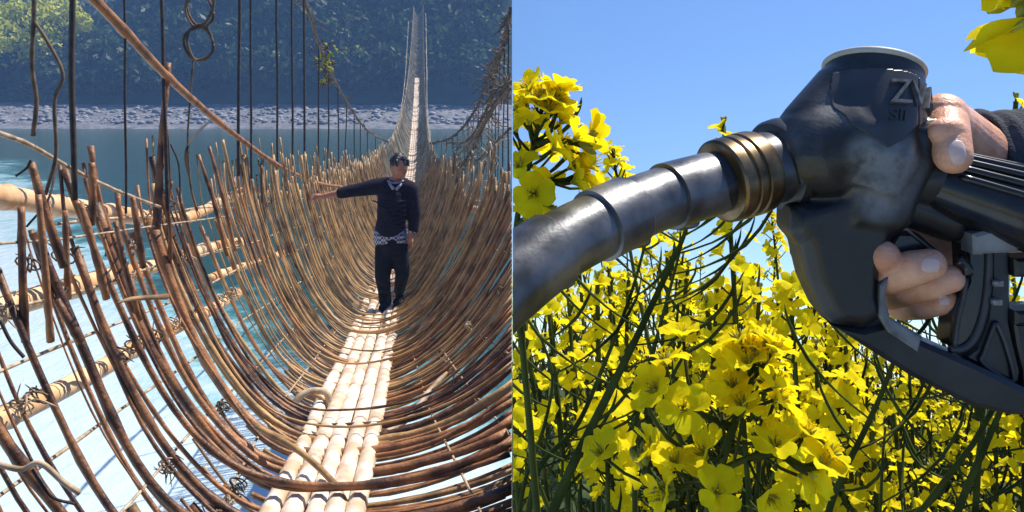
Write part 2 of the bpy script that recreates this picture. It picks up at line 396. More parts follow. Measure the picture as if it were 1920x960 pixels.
tree(500,120,126,3.0,'rounded mid green bush low on the dark wooded slope',M['leaf_m'],420,0.6,'bush',lobes=8)
tree(880,110,126,3.2,'mid green bush on the slope right of the far bridge end',M['leaf_m'],420,0.6,'bush',lobes=8)
tree(300,140,126,3.0,'mid green bush above the gravel bank behind the rope rings',M['leaf_m'],420,0.6,'bush',lobes=8)

# ------------------------------------------------------------------ the hanging bridge
def ax(d): return -0.42-0.105*d
def fz(d): return -1.267-0.1518*d+0.002514*d*d
def hw(d):
    v=0.66+1.81*math.exp(-(d-2.5)/2.5)
    return v if d<20 else v-0.0022*(d-20)
AXD=Vector((-0.105,1,0)).normalized(); LAT=Vector((1,0.105,0)).normalized()
def wl(d):
    v=0.70+0.24/(1+math.exp((d-6.6)/0.8))
    return v if d<20 else v-0.0022*(d-20)
def dl(px): return 1.38/((960-px)/1600-.105)          # depth at which the left rim passes a picture column
def bowl(d,s,H=1.17):
    """point on the trough: s = -1..1 across, beyond 1 the stick rises on"""
    a=abs(s); sg=1 if s>=0 else -1; W=hw(d) if s>0 else wl(d)
    if a<=1: h=H*a**(2.2 if s>0 else 2.5); x=W*a
    else: h=H+(a-1)*1.6; x=W+(a-1)*0.16
    return Vector((ax(d)+sg*x, d, fz(d)+h))
br=thing('hanging_bridge','long cane and bamboo hanging bridge with a deep U shaped ribbed trough over the river','bridge',(ax(5),5,fz(5)))
def rib(mb,d,rs,n=44,r=0.016,sides=7,sl=None,sr=None,jit=1.0,mi=0,under=False):
    sl=sl or 1+0.02+0.24*rs.random()**1.6; sr=sr or 1+0.02+0.22*rs.random()**1.6
    dl=(rs.random()-.5)*.34*jit; dr=(rs.random()-.5)*.34*jit; db=(rs.random()-.5)*.12*jit; ph=rs.random()*50
    hs=0.94+0.12*rs.random(); lift=0.012+0.05*rs.random()+(.075 if rs.random()<.14 else 0); pts=[]; rad=[]
    if under: lift=-.025
    big=rs.random()<.5
    for i in range(n):
        s=-sl+(sl+sr)*i/(n-1)
        dd=d+db+(dl*max(0,-s)**1.5+dr*max(0,s)**1.5)
        p=bowl(dd,s,1.17*hs); w1=0.022*jit
        p+=Vector((noise.noise(Vector((ph,s*2.6,0)))*w1,noise.noise(Vector((ph+9,s*3.0,3)))*w1*1.6,lift+noise.noise(Vector((ph,s*2.6,7)))*w1))
        u=(i/(n-1)); tp=(1-0.45*u) if big else (0.55+0.45*u)
        nd=1.22 if i%6==0 else 1.0
        pts.append(p); rad.append(r*tp*nd*(1+.12*noise.noise(Vector((ph,s*9,2)))))
    # keep what lies on this side of the field bank
    keep=[k for k,p in enumerate(pts) if p.x<0.06]
    if len(keep)<4: return
    mb.tube(pts[keep[0]:keep[-1]+1],rad[keep[0]:keep[-1]+1],sides,mi)
rs=random.Random(21)
d=1.6; k=0
while k<100 and d<14:
    mb=MB()
    r=0.0125+0.012*rs.random()
    if d<2.7: r*=.86
    if d>4.5: r*=0.8
    if d>7: r*=.8
    lo=d<5.6
    rib(mb,d,rs,r=r,sl=(.93+.10*rs.random()+(.16*rs.random() if rs.random()<.22 else 0)) if lo else None)
    for e in range(2 if d<6 else 3):
        if rs.random()<(0.34 if d<3.8 else .6 if d<5.5 else .75): rib(mb,d+rs.uniform(-.05,.05),rs,r=r*rs.uniform(.35,.75))
    m=M['cane_red'] if (d<4.2 or (d<6 and rs.random()<.5)) else M['cane_gold']
    mb.build('rib',m,br,'L'); k+=1
    d+= 0.165 if d<3.8 else 0.155 if d<5.5 else (0.12 if d<7 else 0.102)
mb=MB()
while d<93:
    for e in range(3 if d<25 else 1):
        rib(mb,d+rs.random()*.08,rs,n=30 if d<30 else 18,r=(0.011 if d<30 else 0.016)*rs.uniform(.7,1.3),sides=5 if d<30 else 4,jit=0.8 if d<25 else .3,
            sl=1+.03+.14*rs.random() if d<25 else 1.02,sr=1+.03+.14*rs.random() if d<25 else 1.02,mi=2 if rs.random()<1.0-(d-13)/22 else 0)
    d+=0.085 if d<25 else (0.14 if d<45 else .27)
rs2=random.Random(91); dd_=2.0
while dd_<7.0:                       # the right wall carries many more canes than the left near this end
    rib(mb,dd_,rs2,n=34,r=rs2.uniform(.007,.016),sl=.28+.3*rs2.random(),sides=6,mi=1 if rs2.random()<.6 else 2,under=True)
    dd_+=.052
o=mb.build('rib',[M['cane_grey'],M['cane_red'],M['cane_gold']],br,'L'); o['kind']='stuff'
# walkway: bleached bamboo poles lying in the bottom of the trough
def run(s_or_off,d0,d1,n,lift,rad,bow=0.02,seed=0,node=0.42,outs=None):
    pts=[];rr=[]
    for i in range(n):
        d=d0+(d1-d0)*i/(n-1)
        p=bowl(d,s_or_off) if outs is None else bowl(d,s_or_off)+Vector((-outs if s_or_off<0 else outs,0,-outs*.5))
        p+=Vector((bow*noise.noise(Vector((d*.6,seed,0))),0,lift+bow*noise.noise(Vector((d*.7,seed,9)))))
        q=((d+seed*.37)%node)/node
        pts.append(p); rr.append(rad*(1.13 if q<0.06 else (0.97 if q<.12 else 1.0)))
    return pts,rr
def poleparts(off,segs,rad,seed):
    for j,(d0,d1) in enumerate(segs):
        n=max(14,int((d1-d0)/0.035)) if d1<16 else 60
        pts=[];rr=[]
        for i in range(n):
            d=d0+(d1-d0)*i/(n-1)
            base=Vector((ax(d),d,fz(d)))
            p=base+LAT*(off+0.015*noise.noise(Vector((d*.5,seed,0))))+Vector((0,0,0.045+0.014*noise.noise(Vector((d*.9,seed,4)))))
            nd_=.34+.05*seed; q=((d+seed*.37)%nd_)/nd_
            pts.append(p); rr.append(rad*(1.06 if q<0.07 else (0.98 if q<.13 else 1.0+.05*noise.noise(Vector((d*2.1,seed,6))))))
        mb=MB(); mb.tube(pts,rr,10); mb.build('walkway_pole',M['bamboo_walk'],br,'L')
for i,off in enumerate((-0.165,-0.080,0.002,0.086,0.165)):
    a=[4.55,3.9,5.3,4.9,6.2][i]
    e=[7.4,9.2,9.9,9.5,8.4][i]
    poleparts(off,[(2.6,a),(a+.03,e),(e+.02,15.8)],0.040+0.003*(i%2),i)
mb=MB()
pts=[Vector((ax(d),d,fz(d)+.06)) for d in lin(15.8,66,90)]
for off in (-.13,-.04,.05,.14): mb.tube([p+LAT*off for p in pts],0.05,5)
mb.build('walkway_pole',M['bamboo_walk'],br,'L')
# bamboo rails lashed outside the ribs
def rail(s,d0,d1,rad,out,extra=(0,0,0),m='bamboo_rail',seed=1,name='rail_pole'):
    p,r=run(s,d0,d1,90,0,rad,0.03,seed,0.55,out); p=[q+Vector(extra) for q in p]
    mb=MB(); mb.tube(p,r,12); mb.build(name,M[m],br,'L')
def rail_through(pts,rad,seed):
    q=spline(pts,110); mb=MB()
    mb.tube([a+Vector((0,0,.010*noise.noise(Vector((i*.12,seed,0))))) for i,a in enumerate(q)],[rad*(1.14 if (i+seed*7)%23<2 else (.95 if (i+seed*7)%23<4 else 1+.05*noise.noise(Vector((i*.1,seed,3))))) for i in range(110)],14)
    mb.build('rail_pole',M['bamboo_rail'],br,'L')
rail_through([P(-60,358,2.6),P(0,368,2.85),P(150,392,3.6),P(296,412,4.6)],.040,1)
rail_through([P(300,410,4.55),P(345,410,5.1),P(385,393,5.6),P(425,372,6.2),P(475,358,6.9),P(548,368,8.2)],.035,2)
rail(-0.92,2.3,3.85,0.042,0.07,seed=3)
rail(-0.92,3.8,6.0,0.037,0.07,seed=4)
rail(-0.79,2.2,3.7,0.035,0.08,seed=5)
rail(-0.79,3.65,5.6,0.032,0.08,seed=6)
rail(-0.85,5.0,7.0,0.026,0.05,seed=8)
rail(0.97,6.2,9.5,0.032,0.05,seed=7)
for s,a,bb in ((-.55,1.7,9),(.45,2.0,7),(-.9,1.8,14),(.85,5,14),(-.35,1.8,14),(.6,4,14),(-.70,1.8,14),(.3,3,14),(-.99,3.2,26),(.99,7,26),(.75,6,20),(-.83,2,18)):
    p,r=run(s,a,bb,120,0.03,0.006,0.05,s*9,9,0.02); mb=MB(); mb.tube(p,r,5); mb.build('tie_cane',M['tie'],br,'L')
# loose pole ends and the bent cane loop on the walkway
mb=MB(); mb.tube(spline([P(690,842,4.35),P(735,805,4.55),P(775,775,4.7),P(800,740,4.85),P(838,698,5.0)],20),[.016,.019,.021,.021,.02,.02,.021,.02,.019,.019,.02,.019,.018,.018,.02,.018,.016,.015,.014,.007],8); mb.build('loose_cane',M['tie'],br,'L')
c0=P(582,768,4.75); mb=MB()
mb.tube(spline([c0+Vector((.09,0.1,-.04)),c0+Vector((.06,.1,.06)),c0+Vector((-.05,.05,.07)),c0+Vector((-.10,0,0)),c0+Vector((-.07,-.08,-.09)),c0+Vector((.0,-.2,-.13)),c0+Vector((.03,-.35,-.13))],30),.020,8)
mb.build('bent_cane_loop',M['tie'],br,'L')
mb=MB(); mb.tube(spline([P(555,735,4.9),P(600,745,4.9),P(640,785,4.7),P(655,830,4.5)],24),.011,7); mb.build('loose_cane',M['cane_gold'],br,'L')
mb=MB(); mb.tube(spline([P(480,800,3.9),P(560,845,3.7),P(625,905,3.5),P(655,960,3.3)],24),.014,7); mb.build('loose_cane',M['cane_gold'],br,'L')
# main cables sagging to the rim, their hangers, and uprights
LC=[P(60,-420,3.2),P(330,-300,5.5),P(480,-150,8.5),P(570,0,12),P(606,105,15),P(648,188,20),P(690,245,26),P(728,266,32)]
RCb=[P(958,15,12.5),P(945,75,14),P(920,135,18),P(892,205,23),P(850,255,29),P(806,270,34)]
def rough_rope(pts,n,r,seed,tufts=0):
    mb=MB(); q=spline(pts,n); rs=random.Random(seed)
    mb.tube(q,[r*(0.75+.7*abs(noise.noise(Vector((i*.35,seed,0))))) for i in range(n)],7)
    off=[Vector((rs.gauss(0,1),rs.gauss(0,1),rs.gauss(0,1)))*r*.9 for _ in range(n)]
    mb.tube([a+o_ for a,o_ in zip(q,off)],r*.45,5)
    for i in range(tufts):
        a=q[rs.randrange(n)]; e=a+Vector((rs.uniform(-1,1),rs.uniform(-.5,.5),rs.uniform(-1,.6)))*r*9
        mb.tube(spline([a,(a+e)/2+Vector((0,0,r*3*rs.uniform(-1,1))),e],6),[r*.25]*5+[r*.1],4)
    return mb
rough_rope(LC,90,.030,1,70).build('main_cable',M['rope_b'],br,'L')
rough_rope(RCb,90,.040,2,90).build('main_cable',M['rope_b'],br,'L')
rough_rope([P(806,312,19),P(838,326,17),P(880,312,14),P(925,272,11.5),P(957,240,10)],50,.018,4,40).build('main_cable',M['rope_b'],br,'L')
rough_rope([P(800,268,34),P(806,262,36),P(801,215,50),P(800,140,66),P(799,60,84),P(798,25,92)],40,.035,5).build('rim_cable',M['cane_grey'],br,'L')
rough_rope([P(726,266,32),P(738,250,38),P(752,205,50),P(760,140,66),P(764,75,84),P(766,40,92)],40,.035,6).build('rim_cable',M['cane_grey'],br,'L')
rough_rope([P(725,268,31),P(700,310,24),P(660,338,17),P(600,345,11)],40,.016,7).build('rim_cable',M['cane_gold'],br,'L')
rough_rope([P(958,150,9),P(938,178,9.6),P(905,240,11),P(880,290,12.5),P(858,318,14)],60,.026,8,110).build('main_cable',M['rope_b'],br,'L')
rough_rope([P(950,70,11),P(925,150,12),P(915,200,12.4),P(878,262,14),P(840,268,16)],60,.022,9,90).build('loose_vine',M['rope_b'],br,'L')
rough_rope([P(917,266,9.5),P(922,290,9.5),P(928,318,9.5)],14,.030,10,8).build('frayed_stick',M['tie'],br,'L')
mb=MB(); rs=random.Random(31)
for i in range(70):
    c=P(610+rs.gauss(0,9),118+rs.gauss(0,20),15+rs.gauss(0,.08)); a=rs.random()*6.28
    q=c+Vector((math.cos(a),rs.uniform(-.5,.5),math.sin(a)-.3))*rs.uniform(.06,.16); mb.tube([c,(c+q)/2+Vector((0,0,.02)),q],[.012,.02,.004],4,i%3==0)
o=mb.build('leaf_tuft',[M['rope_b'],M['leaf_lit']],br,'L'); o['kind']='stuff'
def hanger(px,d,ytop,ybot,r=.012,m='rope',seed=0,dx=0,wob=.012):
    mb=MB(); pts=[]
    for i in range(16):
        u=i/15; p=P(px+dx*u,ytop+(ybot-ytop)*u,d)
        p+=Vector((wob*noise.noise(Vector((u*3,px,seed))),wob*noise.noise(Vector((u*3,px,5))),0)); pts.append(p)
    mb.tube(pts,r,6); mb.build('hanger_rope',M[m],br,'L')
for px,d,yb,r,dx in ((122,3.05,375,.0105,18),(230,3.5,400,.0052,6),(294,4.0,395,.0085,20),(449,5.8,330,.011,-2),(469,6.1,335,.0085,2),(519,7.2,310,.0095,1),(547,8.2,320,.0105,1),(569,9.0,330,.0125,2)):
    hanger(px,d,-260 if px>140 else -420,yb,r,'rope',1,dx)
for px,yt,yb,d in ((598,85,345,13),(617,130,350,15),(634,160,350,16),(650,192,350,18),(664,215,345,20),(676,230,340,22),(690,246,330,24),(704,256,318,27)):
    hanger(px,d,yt,yb,.014,'rope',2,rnd.uniform(-4,4))
for i,px in enumerate((828,838,848,858,868,878,888,897,906,914,922,930,938,946,953)):
    yt={0:262,1:260,2:256,3:248,4:240,5:225,6:210,7:195,8:170,9:145,10:132,11:110,12:90,13:72,14:40}[i]
    hanger(px,max(9,29-i*1.4),yt,330+rnd.uniform(-20,30),.012 if i<8 else .009,'rope' if i%3 else 'rope_b',3,rnd.uniform(-6,6))
# wooden diagonal, upright and thin pole on the left
def stick(name,pts,r0,r1,m,n=30,sides=8,seed=0):
    q=spline(pts,n); mb=MB(); mb.tube(q,[(r0+(r1-r0)*i/(n-1))*(1+.22*noise.noise(Vector((i*.6,seed,0))))*(1.15 if i%7==3 else 1) for i in range(n)],sides); return mb.build(name,M[m],br,'L')
stick('diagonal_pole',[P(120,-60,3.1),P(178,0,3.3),P(240,65,3.5),P(305,135,3.95),P(370,195,4.6),P(450,260,5.8),P(530,315,7.4),P(600,344,9.4),P(640,350,10.2)],.021,.017,'cane_red',44,8,1)
stick('thin_pole',[P(-60,228,2.3),P(0,250,2.5),P(58,273,2.75),P(150,325,3.15),P(230,362,3.5),P(300,388,3.95)],.0085,.0068,'tie',30,7,2)
stick('upright_pole',[P(293,430,3.98),P(299,330,4.0),P(305,240,4.02),P(316,118,4.06)],.021,.014,'cane_red',26,8,3)
stick('thin_pole',[P(-20,458,2.4),P(120,447,3.0),P(280,425,3.9),P(430,405,5.4)],.0048,.0042,'tie',26,6,4)
stick('short_peg',[P(220,568,3.0),P(250,560,3.1),P(312,556,3.3)],.004,.012,'cane_gold',10,7,6)
# extra broken sticks standing at the near left rim
for a,bb,d,r in (((40,388),(48,640),2.6,.013),((72,365),(95,640),2.7,.012),((122,395),(128,560),3.0,.012),((58,305),(120,500),2.75,.015),((172,305),(170,420),3.2,.015),((150,380),(200,560),3.1,.015),((216,415),(262,600),3.4,.012),((248,368),(268,500),3.6,.015),((106,562),(150,640),2.8,.014),((372,290),(425,480),4.7,.012),((392,275),(440,470),4.9,.013),((417,262),(455,420),5.2,.013),((310,365),(318,500),4.1,.012),((322,340),(314,440),4.2,.010),((505,300),(520,430),6.9,.012),((565,290),(588,420),8.6,.012),((490,310),(500,430),6.5,.012),((930,270),(900,420),9,.016),((912,300),(890,430),9.6,.014)):
    c=P((a[0]+bb[0])/2+rnd.uniform(-5,5),(a[1]+bb[1])/2,d)
    stick('broken_stick',[P(*a,d),c,P(*bb,d+.05)],r*.85,r,'cane_red' if d<5 else 'cane_gold',14,8,a[0])
# coils and loose vines
mb=MB()
for cx,cy,rx,ry in ((374,22,26,30),(372,82,28,30),(375,80,24,34)):
    mb.tube([P(cx+rx*math.cos(q)+2*math.sin(3*q),cy+ry*math.sin(q),4.5+.02*math.cos(q)) for q in lin(0,2*math.pi,33)],.0075,6)
mb.build('rope_ring',M['rope_b'],br,'L')
for pts,r,m in (([P(352,-30,4.5),P(350,10,4.5),P(358,35,4.5),P(372,50,4.5)],.0075,'rope_b'),([P(402,-30,4.5),P(400,10,4.5),P(388,38,4.5),P(374,50,4.5)],.0075,'rope_b'),
    ([P(362,112,4.5),P(356,190,4.5),P(352,270,4.5),P(358,350,4.5),P(370,395,4.5)],.0055,'rope_b'),([P(62,-40,2.8),P(64,20,2.8),P(60,120,2.8),P(68,190,2.8),P(62,255,2.8)],.0075,'rope_b'),
    ([P(64,40,2.8),P(90,80,2.8),P(118,140,2.8),P(102,190,2.8),P(105,290,2.8),P(85,365,2.8)],.0062,'rope_b'),
    ([P(320,270,4.0),P(335,310,4.0),P(338,380,4.0)],.004,'rope'),([P(395,225,4.7),P(352,275,2.9),P(354,330,4.5)],.005,'rope'),
    ([P(30,330,2.7),P(50,315,2.7),P(58,300,2.7)],.004,'rope'),([P(50,425,2.8),P(90,375,2.8),P(106,310,2.9)],.004,'rope'),
    ([P(-5,870,2.1),P(40,880,2.1),P(75,868,2.1),P(120,905,2.1),P(150,925,2.1)],.007,'tie'),
    ([P(60,880,2.1),P(95,930,2.1),P(140,945,2.2)],.004,'rope'),([P(0,600,2.4),P(20,640,2.4),P(45,670,2.4)],.005,'rope'),
    ([P(945,90,9),P(915,130,9.4),P(930,160,9.6),P(905,200,10)],.011,'rope_b'),([P(958,165,8),P(935,190,8.6),P(905,235,9.4),P(880,270,10.2),P(850,300,11)],.016,'rope_b')):
    mb=MB(); mb.tube(spline(pts,24),r,6); mb.build('loose_vine',M[m],br,'L')
# cane lashings: small knots with stray ends
rs=random.Random(77)
for i in range(84):
    s=rs.choice((-1.02,-.95,-.79,-.55,-.35,-.9,.45,.6,.75)); d=rs.uniform(1.9,6) if s<0 else rs.uniform(2.6,6)
    c=bowl(d,s)+Vector((0,0,.02)); mb=MB()
    if c.x>-.05: continue
    a=rs.uniform(.4,.8)
    for j in range(2):
        ph=rs.random()*6
        mb.tube([c+Vector((.036*a*math.cos(q+ph),.05*a*math.sin(q)+.01*j,.04*a*math.sin(q+1+ph*.3))) for q in lin(0,6.4,13)],.0034,5)
    for j in range(rs.randrange(3,7)):
        dr=Vector((rs.uniform(-1,1),rs.uniform(-1,.6),rs.uniform(-1,.9)))*rs.uniform(.015,.065)
        mb.tube(spline([c,c+dr*.6+Vector((0,0,.02*rs.uniform(-1,1))),c+dr+Vector((rs.uniform(-.04,.04),0,rs.uniform(-.04,.04)))],8),[.0026]*7+[.001],4)
    mb.build('cane_lashing',M[rs.choice(('rope','rope_b','rope_b','tie'))],br,'L')

# ------------------------------------------------------------------ man on the bridge
D=8.3; pxm=D/F
man=thing('person','man in black sweater and trousers walking along the cane bridge with one arm held out','person',P(735,578,D))
def Q(px,py,dd=0): return P(px,py,D)+Vector((0,dd,0))
zfl=fz(D)+.085
mb=MB(); V=.0065
# legs, pelvis, trunk, neck
chain(mb,[(Q(722,462,.0),.080),(Q(722,515,-.03),.058),(Q(722,561,.03),.040)])
chain(mb,[(Q(748,462,.0),.080),(Q(754,510,.0),.056),(Q(744,553,.20),.040)])
chain(mb,[(Q(735,458),.115),(Q(735,415),.12),(Q(737,370),.135),(Q(739,348,-.01),.095)])
chain(mb,[(Q(742,342,-.02),.055),(Q(748,326,-.06),.052)])
# head: bowed, turned to the picture's right
hc=Q(752,312,-.09); hr=Matrix.Rotation(R(14),3,'Y')@Matrix.Rotation(R(30),3,'X')@Matrix.Rotation(R(30),3,'Z')
def H(x,y,z): return hc+hr@Vector((x,y,z))
mb.sphere(hc,(.076,.092,.108),hr,20,14); mb.sphere(H(0,-.012,-.06),(.056,.07,.06),hr)
chain(mb,[(H(0,-.088,.005),.010),(H(0,-.105,-.028),.015)])            # nose
mb.sphere(H(0,-.083,-.062),(.024,.012,.010),hr,10,6)                 # lips
for sx in (-1,1):
    mb.sphere(H(sx*.076,.008,-.012),(.012,.022,.032),hr,10,8)        # ears
    mb.sphere(H(sx*.032,-.080,.024),(.022,.012,.008),hr,10,6)        # brow
# arms
chain(mb,[(Q(705,350),.058),(Q(655,357,-.03),.046),(Q(637,361,-.04),.036),(Q(607,367,-.05),.026)])
chain(mb,[(Q(770,352),.058),(Q(777,402,.02),.044),(Q(772,440,-.03),.028)])
def small_hand(base,dirv,nrm,curl):
    dirv=Vector(dirv).normalized(); nrm=Vector(nrm).normalized(); side=dirv.cross(nrm).normalized()
    chain(mb,[(base,.026),(base+dirv*.045,.030)],10); mb.sphere(base+dirv*.05,(.03,.03,.03))
    for k in range(4):
        b0=base+dirv*.07+side*(.021*(k-1.5)); L=(.062,.072,.068,.052)[k]; a=b0+dirv*L*.5+nrm*curl*.3*L; e=a+(dirv*(1-curl)+nrm*curl)*L*.55
        chain(mb,[(b0,.0098),(a,.009),(e,.0078)],8)
    t0=base+dirv*.02+side*-.026; chain(mb,[(t0,.013),(t0+dirv*.03-side*.022+nrm*.012,.0105),(t0+dirv*.055-side*.02+nrm*.028,.009)],8)
small_hand(Q(606,367,-.05),(-1,-.05,-.05),(0,.6,-.8),.6)
small_hand(Q(771,441,-.03),(-.03,-.08,-1),(-.7,-.5,0),.35)
me=remesh(mb,V,3); me.materials.append(M['skin']); body=finish(me,'body',man,None,True,world_loc(man))
# hair
mb=MB()
rs=random.Random(4)
mb.sphere(H(0,.036,.040),(.087,.086,.088),hr,18,12); mb.sphere(H(0,.05,-.02),(.080,.060,.075),hr,14,10)
for i in range(46):
    a=rs.random()*6.283; e=rs.uniform(.15,1.25); n_=Vector((math.cos(a)*math.cos(e),math.sin(a)*math.cos(e)*1.05,math.sin(e)))
    if n_.y<-.15 and n_.z<.8: continue
    p0=H(n_.x*.07,.016+n_.y*.075,.03+n_.z*.085); p1=H(n_.x*.094,.024+n_.y*.098,.03+n_.z*.108+rs.uniform(-.025,.004))
    chain(mb,[(p0,.022),(p1,.010)],7)
for sx,zz in ((-.055,.052),(.02,.060),(.055,.045)): chain(mb,[(H(sx,-.020,.095),.020),(H(sx*1.05,-.058,zz+.020),.012)],8)
me=remesh(mb,V,1); me.materials.append(M['hair']); finish(me,'hair',man,None,True,world_loc(man))
# sweater
mb=MB()
chain(mb,[(Q(732,428),.150),(Q(734,415),.142),(Q(737,372),.152),(Q(739,353,-.0),.120)],20)
chain(mb,[(Q(724,350),.098),(Q(705,350),.082),(Q(675,355,-.015),.066),(Q(655,358,-.03),.060),(Q(641,361,-.04),.054)])
chain(mb,[(Q(754,350),.092),(Q(769,354),.078),(Q(777,402,.02),.062),(Q(775,430,-.01),.052)])
mb.tube([Q(742,346,-.02),Q(744,338,-.035)],[.086,.070],14)
for a in range(7): mb.tube(spline([Q(703+a*9,372+a*9,-.135),Q(730+a*4,380+a*8,-.155),Q(765,372+a*9,-.12)],8),.010,6)
me=remesh(mb,.008,5); me.materials.append(M['sweater']); finish(me,'sweater',man,None,True,world_loc(man))
# checked shirt: hem below the sweater, collar and cuff
chk=bpy.data.materials.new('checked shirt'); chk.use_nodes=True; t=chk.node_tree
ct=t.nodes.new('ShaderNodeTexChecker'); ct.inputs['Scale'].default_value=46; ct.inputs['Color1'].default_value=(.42,.44,.52,1); ct.inputs['Color2'].default_value=(.03,.03,.06,1)
tx=t.nodes.new('ShaderNodeTexCoord'); t.links.new(tx.outputs['Object'],ct.inputs['Vector']); t.links.new(ct.outputs['Color'],t.nodes['Principled BSDF'].inputs['Base Color'])
mb=MB(); rr=[]; 
for j,(py,r) in enumerate(((430,.140),(442,.148),(449,.150),(454,.147))):
    for k in range(30):
        q=2*math.pi*k/30; rr.append(Q(732,py+(3*math.sin(2*q+1) if j==3 else 0))+Vector((r*1.06*math.cos(q),r*.86*math.sin(q),0)))
mb.add(rr,[(j*30+k,j*30+(k+1)%30,(j+1)*30+(k+1)%30,(j+1)*30+k) for j in range(3) for k in range(30)])
o=mb.build('shirt_hem',chk,man); sm=o.modifiers.new('t','SOLIDIFY'); sm.thickness=.008
mb=MB(); mb.tube([Q(743,340,-.04)+Vector((.074*math.cos(q),.062*math.sin(q)-.012,.012*math.cos(q*2)-.01*math.sin(q))) for q in lin(0,2*math.pi,20)],.010,7)
chain(mb,[(Q(734,341,-.13),.012),(Q(741,349,-.155),.016)],7); chain(mb,[(Q(755,342,-.13),.012),(Q(748,350,-.155),.016)],7)
mb.build('shirt_collar',M['collar'],man)
mb=MB(); mb.tube([Q(775,430,-.008),Q(773,437,-.02)],[.046,.045],12); mb.build('shirt_cuff',chk,man)
# trousers, shoes
mb=MB()
chain(mb,[(Q(734,448),.140),(Q(734,462),.132)],18)
chain(mb,[(Q(722,465),.100),(Q(719,515,-.055),.077),(Q(721,545,-.01),.064),(Q(722,566,.02),.063)])
chain(mb,[(Q(748,465),.096),(Q(755,511,-.01),.073),(Q(748,538,.10),.060),(Q(744,552,.18),.057)])
for a in range(5): mb.tube([Q(712,500+a*12,-.09),Q(722,506+a*12,-.10),Q(733,502+a*13,-.07)],.012,6)
me=remesh(mb,.009,4); me.materials.append(M['trousers']); finish(me,'trousers',man,None,True,world_loc(man))
for (px,dy,ya) in ((722,.0,-.14),(743,.20,.02)):
    mb=MB(); p=Vector((Q(px,575).x,D+dy,zfl+.03))
    capsule(mb,p+Vector((0,.07,.004)),.040,p+Vector((-.01,-.10,-.004)),.040); mb.box(p+Vector((-.003,-.01,-.026)),.074,.25,.02)
    mb.sphere(p+Vector((0,.05,.03)),(.042,.05,.05))
    me=remesh(mb,.008,3); me.materials.append(M['trousers']); finish(me,'shoe',man,None,True,world_loc(man))

# ------------------------------------------------------------------ the field bank on the right
def gz(x,y):
    z=-1.30-0.07*max(0,y-.3)
    if y>3.2: z-=0.55*(y-3.2)
    return z+0.03*noise.noise(Vector((x*3,y*3,0)))
X0=0.0004
fg=grid('field_ground',gz,[X0]+lin(.1,9,40),lin(-2.5,9,60),M['soil']); tag(fg,kind='structure')
mb=MB(); n=40; ys=lin(-2.5,9,n)
mb.add([Vector((X0,y,gz(X0,y))) for y in ys]+[Vector((X0,y,-9)) for y in ys],[(i,n+i,n+i+1,i+1) for i in range(n-1)])
mb.add([Vector((9,y,gz(9,y))) for y in ys]+[Vector((9,y,-9)) for y in ys],[(i,i+1,n+i+1,n+i) for i in range(n-1)])
xs=lin(X0,9,n); 
for yy in (-2.5,9): mb.add([Vector((x,yy,gz(x,yy))) for x in xs]+[Vector((x,yy,-9)) for x in xs],[(i,i+1,n+i+1,n+i) for i in range(n-1)])
tag(mb.build('bank_face',M['soil'],None,None,False),kind='structure')

# ------------------------------------------------------------------ rapeseed plants
def frame(zv):
    zv=Vector(zv).normalized(); x=zv.orthogonal().normalized(); return Matrix((x,zv.cross(x),zv)).transposed()
def flower(mb,c,axis,size,rs,res=5,openn=1.0,mi=0):
    """four cupped petals round the axis; mi = petal slot, mi+1 = sepal slot"""
    F3=frame(axis); spin=rs.random()*6.28
    for k in range(4):
        a=spin+k*math.pi/2+rs.uniform(-.2,.2); L=size*rs.uniform(.88,1.1); Wd=L*rs.uniform(.40,.52)
        op=openn*rs.uniform(.8,1.12); cup=rs.uniform(-.10,.30); vs=[];fs=[]; tw=rs.uniform(-.35,.35); ru=rs.uniform(0,6)
        r_=0.0;z_=0.0; nu=res; nv=3 if res<5 else 5
        for i in range(nu+1):
            u=i/nu
            th=R(12)+R(72)*op*min(1,u*1.5)+R(22)*max(0,u-.7)*rs.uniform(.2,1.6)
            if i: r_+=L/nu*math.sin(th); z_+=L/nu*math.cos(th)
            wv=Wd*(0.14+.86*math.sin(min(1,max(0,(u-.12)/.62))*math.pi/2))*(1 if u<.72 else math.sqrt(max(.06,1-((u-.72)/.34)**2)))
            for j in range(nv):
                v=-1+2*j/(nv-1); lo=v*wv
                zz=z_+cup*wv*v*v+.085*L*math.sin(v*4+ru+u*5)*u+.03*L*math.sin(v*9+ru*2)*u*u
                q=Vector((r_*math.cos(a)-lo*math.sin(a)*math.cos(tw*u),r_*math.sin(a)+lo*math.cos(a)*math.cos(tw*u),zz+lo*math.sin(tw*u)))
                vs.append(c+F3@q)
        for i in range(nu):
            for j in range(nv-1): fs.append((i*nv+j,i*nv+j+1,(i+1)*nv+j+1,(i+1)*nv+j))
        mb.add(vs,fs,mi)
    if res>=5:
        for k in range(4):
            a=spin+.78+k*1.571; dv=F3@Vector((.45*math.cos(a),.45*math.sin(a),1)).normalized()
            mb.tube([c,c+dv*size*.3,c+dv*size*.55],[size*.03,size*.07,size*.015],5,mi+1)
        for k in range(6):
            a=k*1.05; dv=F3@Vector((.22*math.cos(a),.22*math.sin(a),1)).normalized()
            mb.tube([c,c+dv*size*.58,c+dv*size*.68],[size*.018,size*.014,size*.04],4,mi)
def bud(mb,c,axis,size,mi=1): mb.tube([c,c+axis*size*.3,c+axis*size*.75,c+axis*size],[size*.08,size*.22,size*.2,size*.04],6,mi)
def silique(mb,p,out,up,L,r,rs,mi=0):
    """thin curved seed pod on its stalk"""
    a=p+out*L*.34+up*L*.03; b_=p+out*L*.66+up*L*.16; c=p+out*L*.84+up*L*.42
    mb.tube(spline([p,a,b_,c,c+up*L*.18+out*L*.02],9),[r*.6,r*.6,r*.62,r,r*1.15,r*1.1,r,r*.7,r*.2],5,mi)
